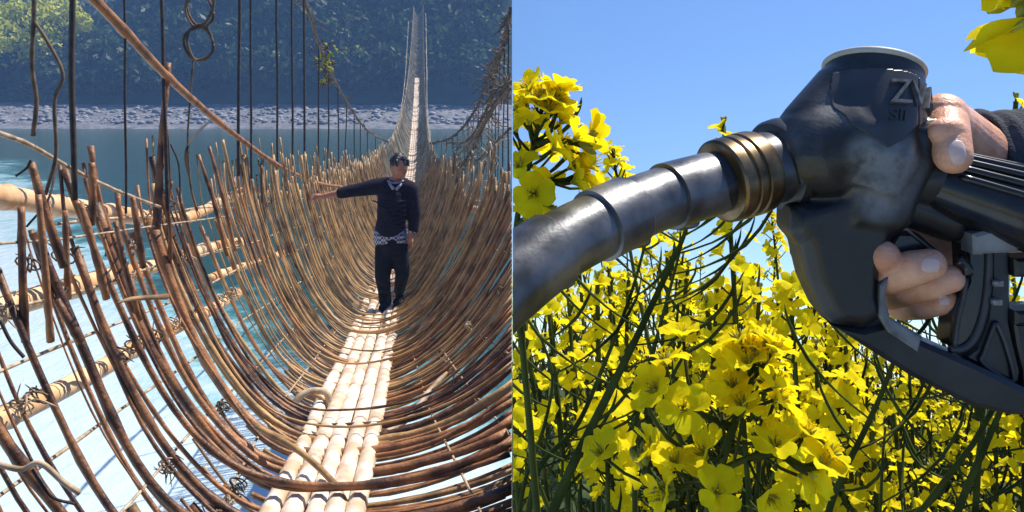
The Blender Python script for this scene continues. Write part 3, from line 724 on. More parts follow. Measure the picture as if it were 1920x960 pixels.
def leaf(mb,p,dirv,L,Wd,rs,mi=0):
    dirv=Vector(dirv).normalized(); sd=dirv.cross(Vector((0,0,1)))
    if sd.length<.05: sd=Vector((1,0,0))
    sd.normalize(); vs=[];fs=[]; dr=rs.uniform(.3,.9)
    for i in range(6):
        u=i/5; c=p+dirv*L*u-Vector((0,0,dr*L*u*u)); wv=Wd*math.sin(math.pi*min(.97,.08+u*.9))**.7
        vs+=[c-sd*wv+Vector((0,0,.25*wv)),c,c+sd*wv+Vector((0,0,.25*wv))]
    for i in range(5):
        for j in range(2): fs.append((i*3+j,i*3+j+1,(i+1)*3+j+1,(i+1)*3+j))
    mb.add(vs,fs,mi)
MP=[M['petal'],M['sepal']]
def top_head(fl,st,pts,n,zone,fs,rs,res,pedr,openr=(.75,1.1),bias=None):
    """racemes of flowers round the last 'zone' metres of pts; pedicels go to st, petals to list fl"""
    tip=Vector(pts[-1]); L=0; path=[tip]
    for p in reversed(pts[:-1]):
        L+=(path[-1]-p).length; path.append(Vector(p))
        if L>zone: break
    def at(u):
        s_=u*(len(path)-1); k=min(int(s_),len(path)-2); return path[k].lerp(path[k+1],s_-k)
    ax_=(path[0]-path[-1]).normalized(); Fm=frame(ax_)
    for i in range(n):
        u=(i+.5)/n; a=i*2.4+rs.uniform(-.3,.3); c=at(u*.95+.03)
        el=R(62-38*u+rs.uniform(-10,10)); dv=Fm@Vector((math.cos(a)*math.cos(el),math.sin(a)*math.cos(el),math.sin(el)))
        pl=fs*rs.uniform(.9,1.7)*(0.55+.75*u); e=c+dv*pl+Vector((0,0,pl*.12))
        st.tube([c,c+dv*pl*.55,e],pedr,4,0)
        m=MB(); flower(m,e,(Vector(bias)+Vector((rs.uniform(-.35,.35),rs.uniform(-.3,.3),rs.uniform(-.2,.2)))) if bias else (Vector((dv.x,dv.y*.35,dv.z))+Vector((rs.uniform(-.3,.3),rs.uniform(-.25,.5),.30))) if res>=5 else dv+Vector((0,0,.25)),fs,rs,res,rs.uniform(*openr)); fl.append(m)
    m=MB()
    for i in range(9 if res>=5 else 5):
        a=i*2.4; dv=(ax_+Fm@Vector((math.cos(a),math.sin(a),0))*.45*(i/9+.2)).normalized(); c=tip+dv*fs*.35*(.4+i/9); st.tube([tip-ax_*fs*.2,c],pedr*.8,4,0); bud(m,c,dv,fs*.55)
    fl.append(m)
def join_mb(lst):
    m=MB()
    for a in lst:
        b0=len(m.v); m.v.extend(a.v); m.f.extend([tuple(i+b0 for i in f) for f in a.f]); m.m.extend(a.m)
    return m

# prototypes for the crowd behind: tip at z = 0, stem running down into the soil
def proto(seed,nb,nfl,fs,pods,leaves,length=1.75):
    rs=random.Random(seed); st=MB(); heads=[]; lv=MB()
    lean=Vector((rs.uniform(-.05,.05),rs.uniform(-.05,.05),0))
    main=[Vector((lean.x*u*u*2,lean.y*u*u*2,-length*(u))) for u in lin(1,0,14)]
    main=[Vector((.05*noise.noise(Vector((p.z*2,seed,0)))*min(1,-p.z*3),.05*noise.noise(Vector((p.z*2,seed,5)))*min(1,-p.z*3),p.z)) for p in main]
    st.tube(main,[.0055-.0038*i/13 for i in range(14)],6)
    tops=[main]
    for k in range(nb):
        zb=-rs.uniform(.22,.62); a=k*2.4+rs.random(); ln=rs.uniform(.16,.36)
        p0=Vector((0,0,zb))+Vector((.05*noise.noise(Vector((zb*2,seed,0))),.05*noise.noise(Vector((zb*2,seed,5))),0)); dv=Vector((math.cos(a)*.55,math.sin(a)*.55,.9)).normalized()
        q=spline([p0,p0+dv*ln*.5+Vector((math.cos(a),math.sin(a),0))*.02,p0+dv*ln+Vector((0,0,.05))],8)
        st.tube(q,[.0028-.0015*i/7 for i in range(8)],5); tops.append(q)
    for q in tops:
        fl=[]; top_head(fl,st,q,nfl+rs.randrange(-3,4),.04+.03*rs.random(),fs,rs,3,.0007); heads.append(join_mb(fl))
        if pods:
            Lq=[p for p in q if q[-1].z-p.z>.07 and q[-1].z-p.z<.62]
            for i in range(pods):
                if len(Lq)<2: break
                s_=rs.random()*(len(Lq)-1); k=min(int(s_),len(Lq)-2); p=Lq[k].lerp(Lq[k+1],s_-k); a=rs.random()*6.28
                silique(st,p,Vector((math.cos(a),math.sin(a),0)),Vector((0,0,1)),rs.uniform(.05,.085),.0010,rs)
    for i in range(leaves):
        z=-rs.uniform(.25,1.1); a=rs.random()*6.28; leaf(lv,Vector((0,0,z)),(math.cos(a),math.sin(a),rs.uniform(.2,.9)),rs.uniform(.07,.18),rs.uniform(.012,.03),rs)
    return st,heads,lv
protos=[]
for i,(nb,nfl,fs,pods,lv) in enumerate(((2,13,.0088,7,9),(3,11,.009,9,10),(1,16,.0092,7,8),(3,9,.0085,10,12),(2,12,.0088,11,10))):
    st,heads,lf=proto(40+i,nb,nfl,fs,pods,lv); protos.append((st,heads,lf))
GRP='rapeseed plants of the field behind the nozzle'
LBL=['yellow flowering rapeseed plant in the dense crowd of the field behind the nozzle']*5
pm=[]     # shared mesh data
for i,(st,heads,lf) in enumerate(protos):
    parts=[('stem',st,[M['stem']]),('leaves',lf,[M['leaf_r']])]+[('flower_head',h,MP) for h in heads]
    dat=[]
    for nm,m_,mt in parts:
        me=bpy.data.meshes.new(nm); me.from_pydata([tuple(v) for v in m_.v],[],m_.f)
        for q in mt: me.materials.append(q)
        me.polygons.foreach_set('material_index',m_.m); me.polygons.foreach_set('use_smooth',[True]*len(me.polygons)); me.update(); dat.append((nm,me))
    rad=max(math.hypot(v.x,v.y) for m_ in [st,lf]+heads for v in m_.v)
    pm.append((dat,rad))
firstp={}
def place(i,tip,rz,sc,tilt=(0,0)):
    dat,rad=pm[i]
    root=bpy.data.objects.new('rapeseed_plant',None); C.objects.link(root)
    tag(root,LBL[i],'plant',GRP); root.empty_display_size=.05
    root.location=tip; root.rotation_euler=(tilt[0],tilt[1],rz); root.scale=(sc,sc,sc)
    mw=Matrix.Translation(tip)@Matrix.Rotation(rz,4,'Z')@Matrix.Rotation(tilt[1],4,'Y')@Matrix.Rotation(tilt[0],4,'X')@Matrix.Scale(sc,4)
    for nm,me in dat:
        if tip[0]<(rad+.25*abs(tilt[1]))*sc+.05:
            m2=me.copy(); m2.transform(mw); bis(m2,'R',.0006); m2.transform(mw.inverted()); m2.update()
            if len(m2.polygons)==0: bpy.data.meshes.remove(m2); continue
            ob=bpy.data.objects.new(nm,m2)
        else: ob=bpy.data.objects.new(nm,me)
        C.objects.link(ob); ob.parent=root
rs=random.Random(12)
def topline(px):
    for a,b_,ya,yb in ((940,1100,500,495),(1100,1300,480,500),(1300,1400,505,520),(1400,1440,520,580),(1440,1500,610,590),(1500,1640,580,610),(1640,1760,640,700),(1760,1850,690,640),(1850,1990,560,530)):
        if a<=px<b_: return ya+(yb-ya)*(px-a)/(b_-a)
    return 560
NP=0
for (n,d0,d1,y0,y1) in ((34,.62,1.0,25,330),(48,1.0,1.7,0,230),(62,1.7,3.0,0,150)):
    for j in range(n):
        px=955+1000*(j+rs.random())/n if rs.random()<.8 else rs.uniform(958,1950)
        if px<1240 and rs.random()<.35: continue
        dd=rs.uniform(d0,d1); py=topline(px)+y0+(y1-y0)*rs.random()**1.25
        ym=70 if px<1240 else 190 if px<1500 else 270
        if py-topline(px)>ym: py=topline(px)+ym*rs.random()
        tip=P(max(px,961),py,dd)
        if tip.x<.001: tip.x=.001
        place(rs.randrange(5),tip,rs.random()*6.28,rs.uniform(.9,1.15),(rs.uniform(-.12,.12),rs.uniform(-.14,.14))); NP+=1
# a few that stand up clear of the crowd
for px,py,dd,i in ((1405,505,.9,2),(1390,560,.75,0),(1357,236,.62,2),(1500,590,1.0,1),(1590,600,1.1,0),(1250,480,1.0,3),(1140,470,.9,4),(1900,520,.8,2),(1700,600,1.0,1),(1905,190,.62,4),(1290,505,.75,2),(1345,525,.7,2),(1425,545,.72,2),(1440,615,.62,0),(1325,570,.6,2),(1120,525,.62,2),(1065,545,.66,0),(1585,640,.66,2),(1530,650,.72,0)):
    place(i,P(px,py,dd),rs.random()*6,1.0,(.03,.1))
# understory: leaves and stalks too many to count
mb=MB(); rs=random.Random(8)
for i in range(4200):
    y=.75+rs.random()**.8*3.2; x=-.03+rs.random()*(y*.68+.1)
    z=gz(x,y)+rs.random()*.55*(1 if y<2 else .8)
    a=rs.random()*6.28; leaf(mb,Vector((x,y,z)),(math.cos(a),math.sin(a),rs.uniform(.1,1.2)),rs.uniform(.06,.15),rs.uniform(.01,.026),rs)
    if i%3==0: mb.tube([(x,y,z-.3),(x+rs.uniform(-.05,.05),y,z+.1),(x+rs.uniform(-.1,.1),y,z+.3)],[.003,.0025,.0015],4)
tag(mb.build('undergrowth',M['leaf_r'],None,'R'),kind='stuff')

# hero plants near the camera
def hero(label,path,d_base,n,zone,fs,seed,clip=None,r0=.003,r1=.0016,pods=(),extra=(),res=7,openr=(.75,1.1),bias=None):
    rs=random.Random(seed); pts=spline([P(*q) for q in path],40)
    g=Vector(pts[0]); base=Vector((max(.003,g.x),g.y+.04,gz(g.x,g.y)))
    clip='R'
    t_=thing('rapeseed_plant',label,'plant',base)
    full=spline([base,base.lerp(g,.55)+Vector((.004,0,0)),g],14)[:-1]+pts
    st=MB(); N=len(full); st.tube(full,[.72*(r0*1.2 if i<14 else r0+(r1-r0)*(i-14)/(N-15)) for i in range(N)],8)
    fl=[]
    if n: top_head(fl,st,pts,n,zone,fs,rs,res,.0006,openr,bias)
    for u,side,L,lift in pods:
        p=pts[int(u*39)]; silique(st,p,Vector((side,rs.uniform(-.5,.5),lift)).normalized(),Vector((side*.15,0,1)),L,.0008,rs)
    for e in extra:                       # side branches
        q=spline([P(*k) for k in e['path']],14); st.tube(q,[.0012]*14,6)
        if e.get('n'): top_head(fl,st,q,e['n'],e['zone'],fs,rs,res,.0006,openr)
    st.build('stem',M['stem'],t_,clip)
    for m in fl:
        if not m.v: continue
        if clip=='R' and max(v.x for v in m.v)<.001: continue
        m.build('flower',MP,t_,clip)
    return t_
hero('tall rapeseed plant with a full yellow head at the left above the steel spout',
     [(1010,990,.36),(990,760,.355),(972,560,.345),(968,430,.335),(985,340,.33),(1003,265,.325),(1016,205,.32)],0,25,.034,.0100,3,'R',.0022,.0011,
     [(.80,1,.022,.4),(.66,1,.026,.5)],[{'path':[(978,372,.332),(1010,345,.328),(1062,338,.325)],'n':3,'zone':.008},{'path':[(970,418,.334),(990,408,.33),(1003,396,.328)],'n':2,'zone':.006},{'path':[(985,342,.33),(1000,350,.325),(1010,352,.32)],'n':2,'zone':.006},{'path':[(1000,270,.325),(1040,262,.32),(1075,268,.318)],'n':4,'zone':.012}])
hero('large rapeseed plant in front with open yellow flowers below the nozzle',
     [(1310,1060,.30),(1335,930,.295),(1362,840,.29),(1385,770,.285),(1405,715,.28),(1415,690,.278)],0,18,.038,.0094,5,None,.0026,.0014,
     [(.35,-1,.03,.3)],[{'path':[(1375,800,.288),(1300,770,.28),(1250,735,.275)],'n':5,'zone':.014},{'path':[(1352,880,.292),(1440,850,.28),(1515,880,.275)],'n':12,'zone':.028},{'path':[(1340,915,.294),(1300,910,.285),(1270,915,.28)],'n':5,'zone':.012}])
hero('rapeseed plant at the lower left with two twisted yellow flowers',
     [(1215,1100,.30),(1222,1010,.30),(1225,940,.30),(1212,890,.30)],0,3,.008,.011,9,None,.0015,.001)
hero('drooping rapeseed flowers hanging close in the upper right corner',
     [(2200,500,.24),(2180,200,.23),(2130,20,.22),(2070,-70,.21),(2010,-75,.205),(1958,-38,.202)],0,6,.013,.0155,11,None,.002,.0012,(),(),7,(.35,.6),(-.25,.45,-.85))
def pods(lst): return lst
hero('tall bare rapeseed stalk with curved green pods leaning right below the spout',
     [(1020,1000,.40),(1070,880,.40),(1140,740,.40),(1190,640,.40),(1235,545,.40),(1275,460,.40),(1290,420,.40)],0,0,0,.01,21,None,.0034,.0012,
     [(.20,-1,.05,.5),(.28,1,.05,.2),(.36,-1,.055,.4),(.42,1,.06,.1),(.50,1,.05,.15),(.55,-1,.05,.5),(.62,1,.05,.1),(.68,-1,.045,.6),(.74,1,.055,.15),(.80,1,.05,.3),(.85,-1,.035,.5),(.90,1,.03,.5),(.95,1,.028,.6),(.98,-1,.02,.5)])
hero('slim green podded stalk beside the leaning bare stalk at the left',
     [(985,1000,.46),(1010,880,.46),(1080,800,.46),(1130,690,.46),(1180,560,.46),(1215,440,.46)],0,4,.01,.009,22,None,.0024,.001,
     [(.25,-1,.05,.3),(.35,1,.05,.1),(.5,-1,.06,.4),(.6,1,.05,.2),(.7,-1,.05,.6),(.8,1,.03,.5),(.9,-1,.03,.6)])
hero('dark bare stalk with upcurved pods in the middle under the trigger guard',
     [(1540,1000,.38),(1575,900,.38),(1615,820,.38),(1650,745,.38),(1675,680,.38),(1690,640,.38)],0,0,0,.01,23,None,.0022,.0011,
     [(.3,-1,.045,.6),(.35,1,.055,.1),(.5,-1,.045,.7),(.6,1,.06,.1),(.72,-1,.05,.7),(.85,-1,.03,.9),(.93,1,.02,.6)])
hero('dark bare stalk with pods at the lower right below the nozzle frame',
     [(1780,1000,.38),(1815,910,.38),(1850,830,.38),(1880,760,.38),(1895,720,.38)],0,0,0,.01,24,None,.0024,.0013,
     [(.15,1,.055,.1),(.3,-1,.05,.7),(.45,1,.06,.2),(.6,-1,.05,.7),(.75,1,.04,.5)])
hero('thin dark stalk with a forked top at the bottom right of the field',
     [(1640,1060,.44),(1650,960,.44),(1655,860,.44),(1660,800,.44)],0,0,0,.01,25,None,.0014,.0008,
     [(.4,1,.05,.6),(.6,-1,.04,.8),(.8,1,.04,.8)])
hero('bare curved stalk rising at the far left under the steel spout',
     [(968,1000,.42),(985,900,.42),(1020,800,.42),(1035,700,.42),(1000,600,.42)],0,0,0,.01,26,'R',.0016,.0008,
     [(.3,1,.05,.2),(.45,1,.055,.3),(.6,-1,.03,.5),(.75,1,.05,.4),(.9,1,.03,.6)])
hero('green podded stalk with small buds behind the collar of the spout',
     [(1190,800,.52),(1230,640,.52),(1262,520,.52),(1285,430,.52)],0,0,0,.01,27,None,.002,.001,
     [(.5,1,.05,.3),(.6,1,.06,.2),(.7,-1,.04,.6),(.75,1,.05,.4),(.85,1,.04,.5),(.9,-1,.03,.7),(.95,1,.035,.6)])

# ------------------------------------------------------------------ fuel nozzle
D0=.35; K=D0/F
noz=thing('fuel_nozzle','black rubber fuel pump nozzle with a dull steel spout held in front of the flowers','fuel nozzle',P(1600,400,D0))
def X(px): return (px-CX)*K
def Z(py): return (YH-py)*K
def poly(pts): return [(X(a),Z(b_)) for a,b_ in pts]
def sweep(name,path,prof,m,n=32,clip=None):
    """path: list of (px,py,d) ; prof: list of (u, radius m)"""
    q=spline([P(*p) for p in path],200)
    pts=[];rad=[]
    for u,r in prof:
        s_=u*199; k=min(int(s_),198); pts.append(q[k].lerp(q[k+1],s_-k)); rad.append(r)
    mb=MB(); mb.tube(pts,rad,n); return mb,q
# spout: three drawn sections, each ending in a raised lip
path=[(830,640,.262),(935,545,.275),(1020,478,.288),(1110,428,.302),(1215,381,.320),(1300,354,.333),(1380,332,.345)]
sect=[]
def sec(u0,u1,ra,rb):
    for i in range(12):
        u=u0+(u1-u0)*i/11; sect.append((u,ra+(rb-ra)*i/11))
sec(0,.362,.0133,.0131); sect.append((.365,.0128)); sec(.366,.512,.0118,.0118)
sec(.5135,.606,.0132,.0131); sect.append((.609,.0128)); sec(.610,.732,.0117,.0116)
sec(.7335,.905,.0129,.0126); sect.append((.908,.0122)); sec(.910,1.0,.0108,.0108)
sect.sort()
mb,q=sweep('spout',path,sect,None,48); mb.build('spout',M['steel'],noz,'R').data.set_sharp_from_angle(angle=R(25))
# lips pressed out of the underside of the spout
for u in (.375,.625,.80):
    c=q[int(u*199)]; tdir=(q[min(199,int(u*199)+3)]-q[int(u*199)-3]).normalized(); dn=Vector((0,0,-1)); dn=(dn-tdir*dn.dot(tdir)).normalized()
    mb=MB(); p=c+dn*.0125; capsule(mb,p-tdir*.004,.0022,p+tdir*.005+dn*.0008,.0012,10); mb.sphere(p,(.0045,.005,.0022),frame(dn)); me=remesh(mb,.0006,3); me.materials.append(M['steel']); finish(me,'spout_lip',noz,None,True,world_loc(noz))
def lathe(name,p0,p1,prof,m,n=56):
    p0=P(*p0);p1=P(*p1); mb=MB(); mb.tube([p0.lerp(p1,u) for u,r in prof],[r for u,r in prof],n); o=mb.build(name,m,noz); o.data.set_sharp_from_angle(angle=R(30)); return o
# bronze collar with turned grooves, then rubber boot
A0,A1=(1318,349,.335),(1480,304,.354)
lathe('spout_sleeve',A0,A1,[(0,.0110),(.05,.0119),(.30,.0121),(.32,.0130)],M['darksteel'])
col=[(.17,.0120),(.18,.0156),(.20,.0166),(.27,.0169),(.29,.0169),(.30,.0160),(.33,.0160),(.34,.0169),(.40,.0170),(.41,.0162),(.44,.0162),(.45,.0170),(.56,.0170),(.60,.0166),(.615,.0150)]
lathe('collar',A0,A1,col,M['brass'])
lathe('neck_sleeve',A0,A1,[(.55,.0145),(.60,.0148),(.85,.0150),(1.05,.0152)],M['darksteel'])
lathe('neck_ring',A0,A1,[(.80,.0150),(.82,.0178),(.86,.0188),(.95,.0191),(1.02,.0188),(1.06,.0180),(1.30,.018)],M['plastic'])
# rubber body: barrel, neck and front leg fused into one moulded skin
capT,capB=P(1638,131,.362),P(1628,300,.347)
mb=MB()
mb.tube([capT,capT.lerp(capB,.3),capT.lerp(capB,.65),capB,P(1612,355,.346)],[.0199,.0206,.0214,.0200,.0165],40)
mb.tube([P(1478,305,.353),P(1484,303,.353),P(1530,288,.350),P(1560,278,.35)],[.0165,.0180,.0203,.0206],40)
capsule(mb,P(1530,285,.350),.0200,P(1600,265,.350),.0212,32)
capsule(mb,P(1520,245,.352),.0135,P(1590,185,.357),.0165,28)
mb.prism(poly([(1560,250),(1738,215),(1733,300),(1714,335),(1700,362),(1686,408),(1660,432),(1560,420)]),.334,.366,0,.004)
mb.prism(poly([(1468,378),(1600,340),(1690,402),(1659,432),(1646,462),(1634,500),(1632,545),(1642,580),(1600,606),(1546,597),(1528,575),(1503,520),(1487,452),(1466,428)]),.336,.364,0,.005)
me=remesh(mb,.0007,26,.5); me.materials.append(M['rubber']); bodyn=finish(me,'nozzle_body',noz,None,True,world_loc(noz))
bm=bmesh.new(); bm.from_mesh(me); bm.transform(Matrix.Translation(world_loc(noz))); bvh=BVHTree.FromBMesh(bm); bm.free()
def surf(px,py,off):
    dv=Vector(((px-CX)/F,1,(YH-py)/F)).normalized()
    h=bvh.ray_cast(Vector((0,0,0)),dv)
    return (h[0]+h[1].normalized()*off) if h[0] else None
def patch(name,outline,off,m,step=3.0,thick=.0009,jag=0):
    """thin skin panel lying on the rubber body, outline given on the body's front"""
    from mathutils.geometry import tessellate_polygon
    xs=[a for a,_ in outline]; ys=[b_ for _,b_ in outline]
    def inside(x,y):
        c=False; n=len(outline)
        for i in range(n):
            x1,y1=outline[i]; x2,y2=outline[i-1]
            if (y1>y)!=(y2>y) and x<(x2-x1)*(y-y1)/(y2-y1)+x1: c=not c
        return c
    idx={}; mb=MB(); nx=int((max(xs)-min(xs))/step)+1; ny=int((max(ys)-min(ys))/step)+1
    def vid(i,j):
        if (i,j) in idx: return idx[(i,j)]
        x=min(xs)+i*step; y=min(ys)+j*step
        p=surf(x,y,off)
        idx[(i,j)]=None if p is None else len(mb.v)
        if p is not None: mb.v.append(p)
        return idx[(i,j)]
    for i in range(nx):
        for j in range(ny):
            jj=jag*noise.noise(Vector((i*.22,j*.22,2)))
            if inside(min(xs)+(i+.5)*step+jj,min(ys)+(j+.5)*step+jj):
                q=[vid(i,j),vid(i,j+1),vid(i+1,j+1),vid(i+1,j)]
                if None in q: continue
                P4=[mb.v[k] for k in q]
                if max((P4[a]-P4[a-1]).length for a in range(4))>step*K*7: continue
                mb.f.append(tuple(q)); mb.m.append(0)
    o=mb.build(name,m,noz)
    s_=o.modifiers.new('t','SOLIDIFY'); s_.thickness=thick; s_.offset=-1
    return o
patch('cap_shadow_panel',[(1562,138),(1600,130),(1650,128),(1700,134),(1720,142),(1719,236),(1692,262),(1665,277),(1648,262),(1632,257),(1618,246),(1594,232),(1583,216),(1562,202),(1556,180)],.0004,M['rubber_s'],2.0,.0007,0)  # dark V follows the cap's cast shadow, laid on as a panel
patch('side_panel',[(1723,146),(1736,165),(1738,225),(1722,238)],.0004,M['rubber_s'],2.0,.0007)
# cap on top of the barrel
axd=(capT-capB).normalized()
mb=MB(); prof=[(-.0018,.0190),(-.0014,.0206),(-.0004,.0209),(.0004,.0209),(.0010,.0204),(.0012,.0190),(.0012,.0100)]
mb.tube([capT+axd*u for u,_ in prof],[r for _,r in prof],64); mb.build('cap_rim',M['caprim'],noz)
# raised lettering wrapped round the barrel
def wrap_text(txt,size,a0,py,ext,sx=1.0,m='plastic'):
    cu=bpy.data.curves.new('t','FONT'); cu.body=txt; cu.size=1; cu.extrude=.0; cu.resolution_u=3
    ob=bpy.data.objects.new('t',cu); C.objects.link(ob); dg=bpy.context.evaluated_depsgraph_get(); dg.update()
    me=bpy.data.meshes.new_from_object(ob.evaluated_get(dg)); bpy.data.objects.remove(ob)
    bm=bmesh.new(); bm.from_mesh(me)
    bmesh.ops.subdivide_edges(bm,edges=[e for e in bm.edges if e.calc_length()>.2],cuts=3,use_grid_fill=False)
    bmesh.ops.triangulate(bm,faces=bm.faces[:])
    u=(P(1638,py,.3485).z-capB.z)/(capT.z-capB.z); c=capB.lerp(capT,u); fx=Vector((1,0,0)); fy=axd.cross(fx).normalized()
    rad=.0200+.0008*(1-u)
    def wv(v,r): 
        a=a0+v.x*size*sx/rad
        dr=fx*math.sin(a)-fy*math.cos(a); q=c+axd*(v.y*size)
        h=bvh.ray_cast(q+dr*.06,-dr)
        rr=(h[0]-q).length if h[0] else rad
        return q+dr*(rr+(r-rad))
    r=bmesh.ops.extrude_face_region(bm,geom=bm.faces[:]); up=set(g for g in r['geom'] if isinstance(g,bmesh.types.BMVert))
    for v in bm.verts: v.co=wv(v.co,rad+(ext if v in up else .0004))
    bmesh.ops.recalc_face_normals(bm,faces=bm.faces[:])
    me2=bpy.data.meshes.new('lettering'); bm.to_mesh(me2); bm.free(); me2.materials.append(M[m])
    return finish(me2,'lettering',noz,None,False,world_loc(noz))
wrap_text('ZVA',.0150,R(-4),229,.0024,.88,'letter')
wrap_text('Sli',.0066,R(-3),258,.0012,1.2,'rubber_s')
# trigger guard: bottom bar and rear frame
def plate(name,pts,d0,d1,m,bev=.0012,sm=False):
    mb=MB(); mb.prism(poly(pts),d0,d1,0,bev); o=mb.build(name,M[m],noz,None,False); return o
plate('guard_bar',[(1546,598),(1600,604),(1652,590),(1700,622),(1745,642),(1795,664),(1850,690),(1905,716),(2010,726),(2010,795),(1920,762),(1868,760),(1800,745),(1690,691),(1610,640)],.339,.361,'plastic',.002)
plate('guard_rib',[(1640,500),(1633,545),(1642,578),(1700,612),(1692,640),(1640,606),(1622,575),(1624,520)],.3362,.340,'rubber_lit',.0008)
plate('guard_post',[(1848,452),(1882,446),(1886,520),(1884,600),(1893,640),(1905,690),(1900,716),(1842,688),(1795,664),(1822,645),(1840,592),(1848,520)],.346,.356,'plastic',.0012)
mb=MB(); mb.tube(spline([P(1853,440,.344),P(1853,510,.344),P(1845,580,.344),P(1828,630,.344),P(1806,652,.344),P(1780,655,.344)],30),.0017,10); mb.build('guard_edge',M['rubber_s'],noz)
mb=MB(); mb.tube(spline([P(1866,604,.345),P(1846,660,.345),P(1842,680,.345),P(1892,714,.345),P(1900,700,.345),P(1884,640,.345),P(1868,604,.345)],30),.0009,8); mb.build('guard_edge',M['rubber_s'],noz)
plate('guard_column',[(1797,455),(1848,452),(1846,560),(1832,612),(1812,640),(1792,652),(1768,642),(1774,585),(1800,520)],.344,.357,'handle',.0015)
mb=MB(); mb.tube(spline([P(1812,520,.343),P(1806,560,.343),P(1796,600,.343),P(1790,650,.343)],14),.0011,8); mb.build('guard_edge',M['rubber_s'],noz)
plate('rear_bar',[(1882,478),(2010,470),(2010,510),(1884,512)],.342,.358,'plastic',.0012)
plate('rear_bar',[(1884,574),(2010,572),(2010,600),(1884,600)],.342,.358,'plastic',.0012)
plate('rear_bar',[(1905,598),(1916,598),(1916,660),(1930,684),(2010,690),(2010,730),(1905,716),(1905,690),(1893,640),(1887,600)],.344,.356,'plastic',.001)
plate('bracket',[(1796,430),(1855,414),(1878,424),(1880,462),(1797,466)],.338,.349,'bracket',.0012)
for px,py in ((1828,470),(1868,530),(1866,565)):
    mb=MB(); mb.box(P(px,py,.343),.0036,.004,.0022); mb.sphere(P(px,py,.341),(.0016,.0012,.0010)); mb.build('catch',M['bracket'],noz,None,False)
# trigger lever
plate('trigger',[(1652,446),(1664,428),(1702,430),(1748,470),(1740,490),(1690,474),(1656,474)],.340,.352,'handle',.0012)
mb=MB(); mb.tube([P(1648,452,.339),P(1662,428,.339),P(1700,430,.339),P(1748,470,.339)],.0006,8); mb.build('trigger_edge',M['steel'],noz)
mb=MB(); mb.tube(spline([P(1795,485,.34),P(1812,500,.34),P(1814,515,.34)],8),.0022,8); mb.build('trigger_pin',M['handle'],noz)
# ribbed grip
ha,hb_=P(1690,318,.352),P(2060,440,.338); hx=(hb_-ha).normalized(); hv=Vector((0,0,1)); hv=(hv-hx*hv.dot(hx)).normalized(); hn=hx.cross(hv)
def hr_(u): return .0118+.0044*min(1,max(0,(u-.1)/.5))
mb=MB(); N=30; vs=[]
for i in range(N):
    u=i/(N-1); vs.append(ha.lerp(hb_,u))
mb.tube(vs,[hr_(i/(N-1)) for i in range(N)],48); mb.build('grip',M['handle'],noz)
for k,a in enumerate((18,36,54,72,90)):
    aa=R(a); pts=[]
    sgn=1
    nrm=hv*math.sin(aa)+Vector((0,-1,0))*math.cos(aa); nrm=(nrm-hx*nrm.dot(hx)).normalized()
    for i in range(14):
        u=.18+.40*i/13+.04*(4-k)*.3; pts.append(ha.lerp(hb_,u)+nrm*(hr_(u)+.0004))
    mb=MB(); mb.tube(pts,[.0004]+[.0016]*12+[.0004],10); mb.build('grip_rib',M['handle'],noz)
mb=MB(); capsule(mb,P(1700,330,.35),.0118,P(1735,330,.35),.0130,28); capsule(mb,P(1690,380,.352),.009,P(1780,415,.352),.0085,20); me=remesh(mb,.0008,4); me.materials.append(M['plastic']); finish(me,'grip_root',noz,None,True,world_loc(noz))

# ------------------------------------------------------------------ hand on the nozzle
hd=thing('person','hand in a charcoal denim sleeve gripping the black fuel nozzle','person',P(1860,300,.395))
mb=MB()
# forearm, back of the hand and palm behind the grip
chain(mb,[(P(1930,306,.403),.0155),(P(1880,318,.398),.0165)],20)
chain(mb,[(P(1890,320,.398),.020),(P(1800,345,.390),.019),(P(1730,420,.380),.0155)],20)
chain(mb,[(P(1870,360,.392),.018),(P(1790,420,.385),.017),(P(1715,470,.375),.012)],20)
mb.sphere(P(1760,420,.379),(.017,.010,.016))
# thumb lies over the grip, knuckle up, tip pointing down
chain(mb,[(P(1850,300,.392),.0145),(P(1790,240,.372),.0110),(P(1770,222,.350),.0095),(P(1778,255,.338),.0083),(P(1786,290,.3325),.0075)],22)
mb.sphere(P(1770,216,.349),(.0097,.0092,.0090)); mb.sphere(P(1776,248,.334),(.0078,.005,.006))
# fingers round the trigger: they come forward under the grip and their tips turn right
def finger(pts): chain(mb,[(P(a,b_,c),r) for a,b_,c,r in pts],18)
finger([(1700,455,.376,.0092),(1650,488,.362,.0078),(1648,484,.346,.0070),(1658,480,.3385,.0062)])
finger([(1705,490,.376,.0090),(1640,522,.362,.0078),(1668,516,.343,.0071),(1712,502,.3365,.0068),(1745,495,.335,.0060)])
finger([(1715,515,.380,.0088),(1662,548,.370,.0074),(1697,541,.353,.0068),(1748,530,.3455,.0065),(1782,522,.3435,.0056)])
finger([(1725,530,.384,.0080),(1690,572,.374,.0066),(1727,572,.358,.0060),(1762,566,.352,.0054),(1776,562,.351,.0048)])
me=remesh(mb,.0005,3,.5); me.materials.append(M['hand']); finish(me,'hand',hd,None,True,world_loc(hd))
hme=me; bm=bmesh.new(); bm.from_mesh(hme); bm.transform(Matrix.Translation(world_loc(hd))); hbv=BVHTree.FromBMesh(bm); bm.free()
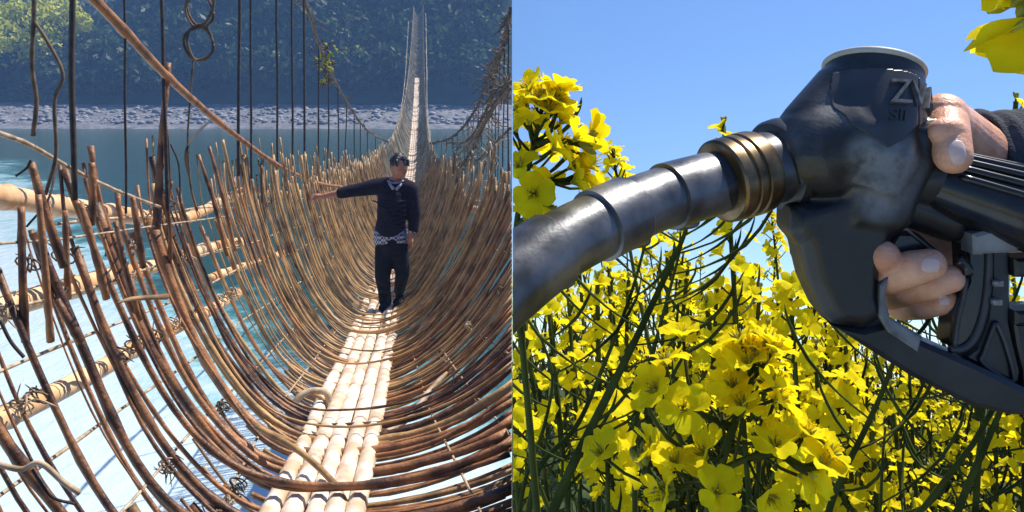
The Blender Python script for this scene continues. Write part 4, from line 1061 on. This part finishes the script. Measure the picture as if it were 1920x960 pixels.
def nail(cx,cy,hw_,hh_,ang):
    m=MB(); n1,n2=13,11; ca,sa=math.cos(R(ang)),math.sin(R(ang))
    for i in range(n1):
        v=-1+2*i/(n1-1)
        for j in range(n2):
            u=-1+2*j/(n2-1); ww=(1-abs(v)**3.2)**.5*.97+.03
            dx,dy=u*hw_*ww,v*hh_; px,py=cx+dx*ca-dy*sa,cy+dx*sa+dy*ca
            dv=Vector(((px-CX)/F,1,(YH-py)/F)).normalized(); h=hbv.ray_cast(Vector((0,0,0)),dv)
            if not h[0] or h[0].y>.36: return
            m.v.append(h[0]+h[1].normalized()*(.00035-.0004*max(abs(u),abs(v))**4))
    for i in range(n1-1):
        for j in range(n2-1): m.f.append((i*n2+j,(i+1)*n2+j,(i+1)*n2+j+1,i*n2+j+1)); m.m.append(0)
    o=m.build('fingernail',M['nail'],hd); s_=o.modifiers.new('t','SOLIDIFY'); s_.thickness=.0004; s_.offset=-1
nail(1795,286,17,25,-10)
nail(1745,497,19,15,0)
nail(1770,564,13,9,0)
# sleeve with folds
mb=MB(); pts=spline([P(1826,292,.392),P(1900,302,.400),P(2000,318,.418),P(2320,345,.475)],60); vs=[];fs=[]
for i,p in enumerate(pts):
    u=i/59; t2=(pts[min(59,i+1)]-pts[max(0,i-1)]).normalized(); e1=Vector((0,0,1)); e1=(e1-t2*e1.dot(t2)).normalized(); e2=t2.cross(e1)
    for k in range(48):
        q=2*math.pi*k/48
        r=.0185+.012*u+.0011*math.sin(i*.9+1.6*math.sin(q*2+i*.12)+q)*(.5+.5*math.sin(q*1.0+.7))+.0009*noise.noise(Vector((i*.18,math.cos(q)*1.5,math.sin(q)*1.5)))*2
        if i<2: r-=.0012*(2-i)
        vs.append(p+e1*(r*math.cos(q))+e2*(r*1.05*math.sin(q)))
for i in range(59):
    for k in range(48): fs.append((i*48+k,i*48+(k+1)%48,(i+1)*48+(k+1)%48,(i+1)*48+k))
mb.add(vs,fs); o=mb.build('sleeve',M['denim'],hd); s_=o.modifiers.new('t','SOLIDIFY'); s_.thickness=.0014; s_.offset=1

# ------------------------------------------------------------------ air
HAZE=0.0015
mb=MB(); mb.box((-75.5,101,27),175,240,74)
hm=bpy.data.materials.new('haze'); hm.use_nodes=True; t=hm.node_tree; t.nodes.remove(t.nodes['Principled BSDF'])
pv=t.nodes.new('ShaderNodeVolumePrincipled'); pv.inputs['Color'].default_value=(.30,.56,1,1); pv.inputs['Density'].default_value=HAZE
t.links.new(pv.outputs['Volume'],t.nodes['Material Output'].inputs['Volume'])
hz=mb.build('haze',hm,None,None,False); tag(hz,kind='stuff')
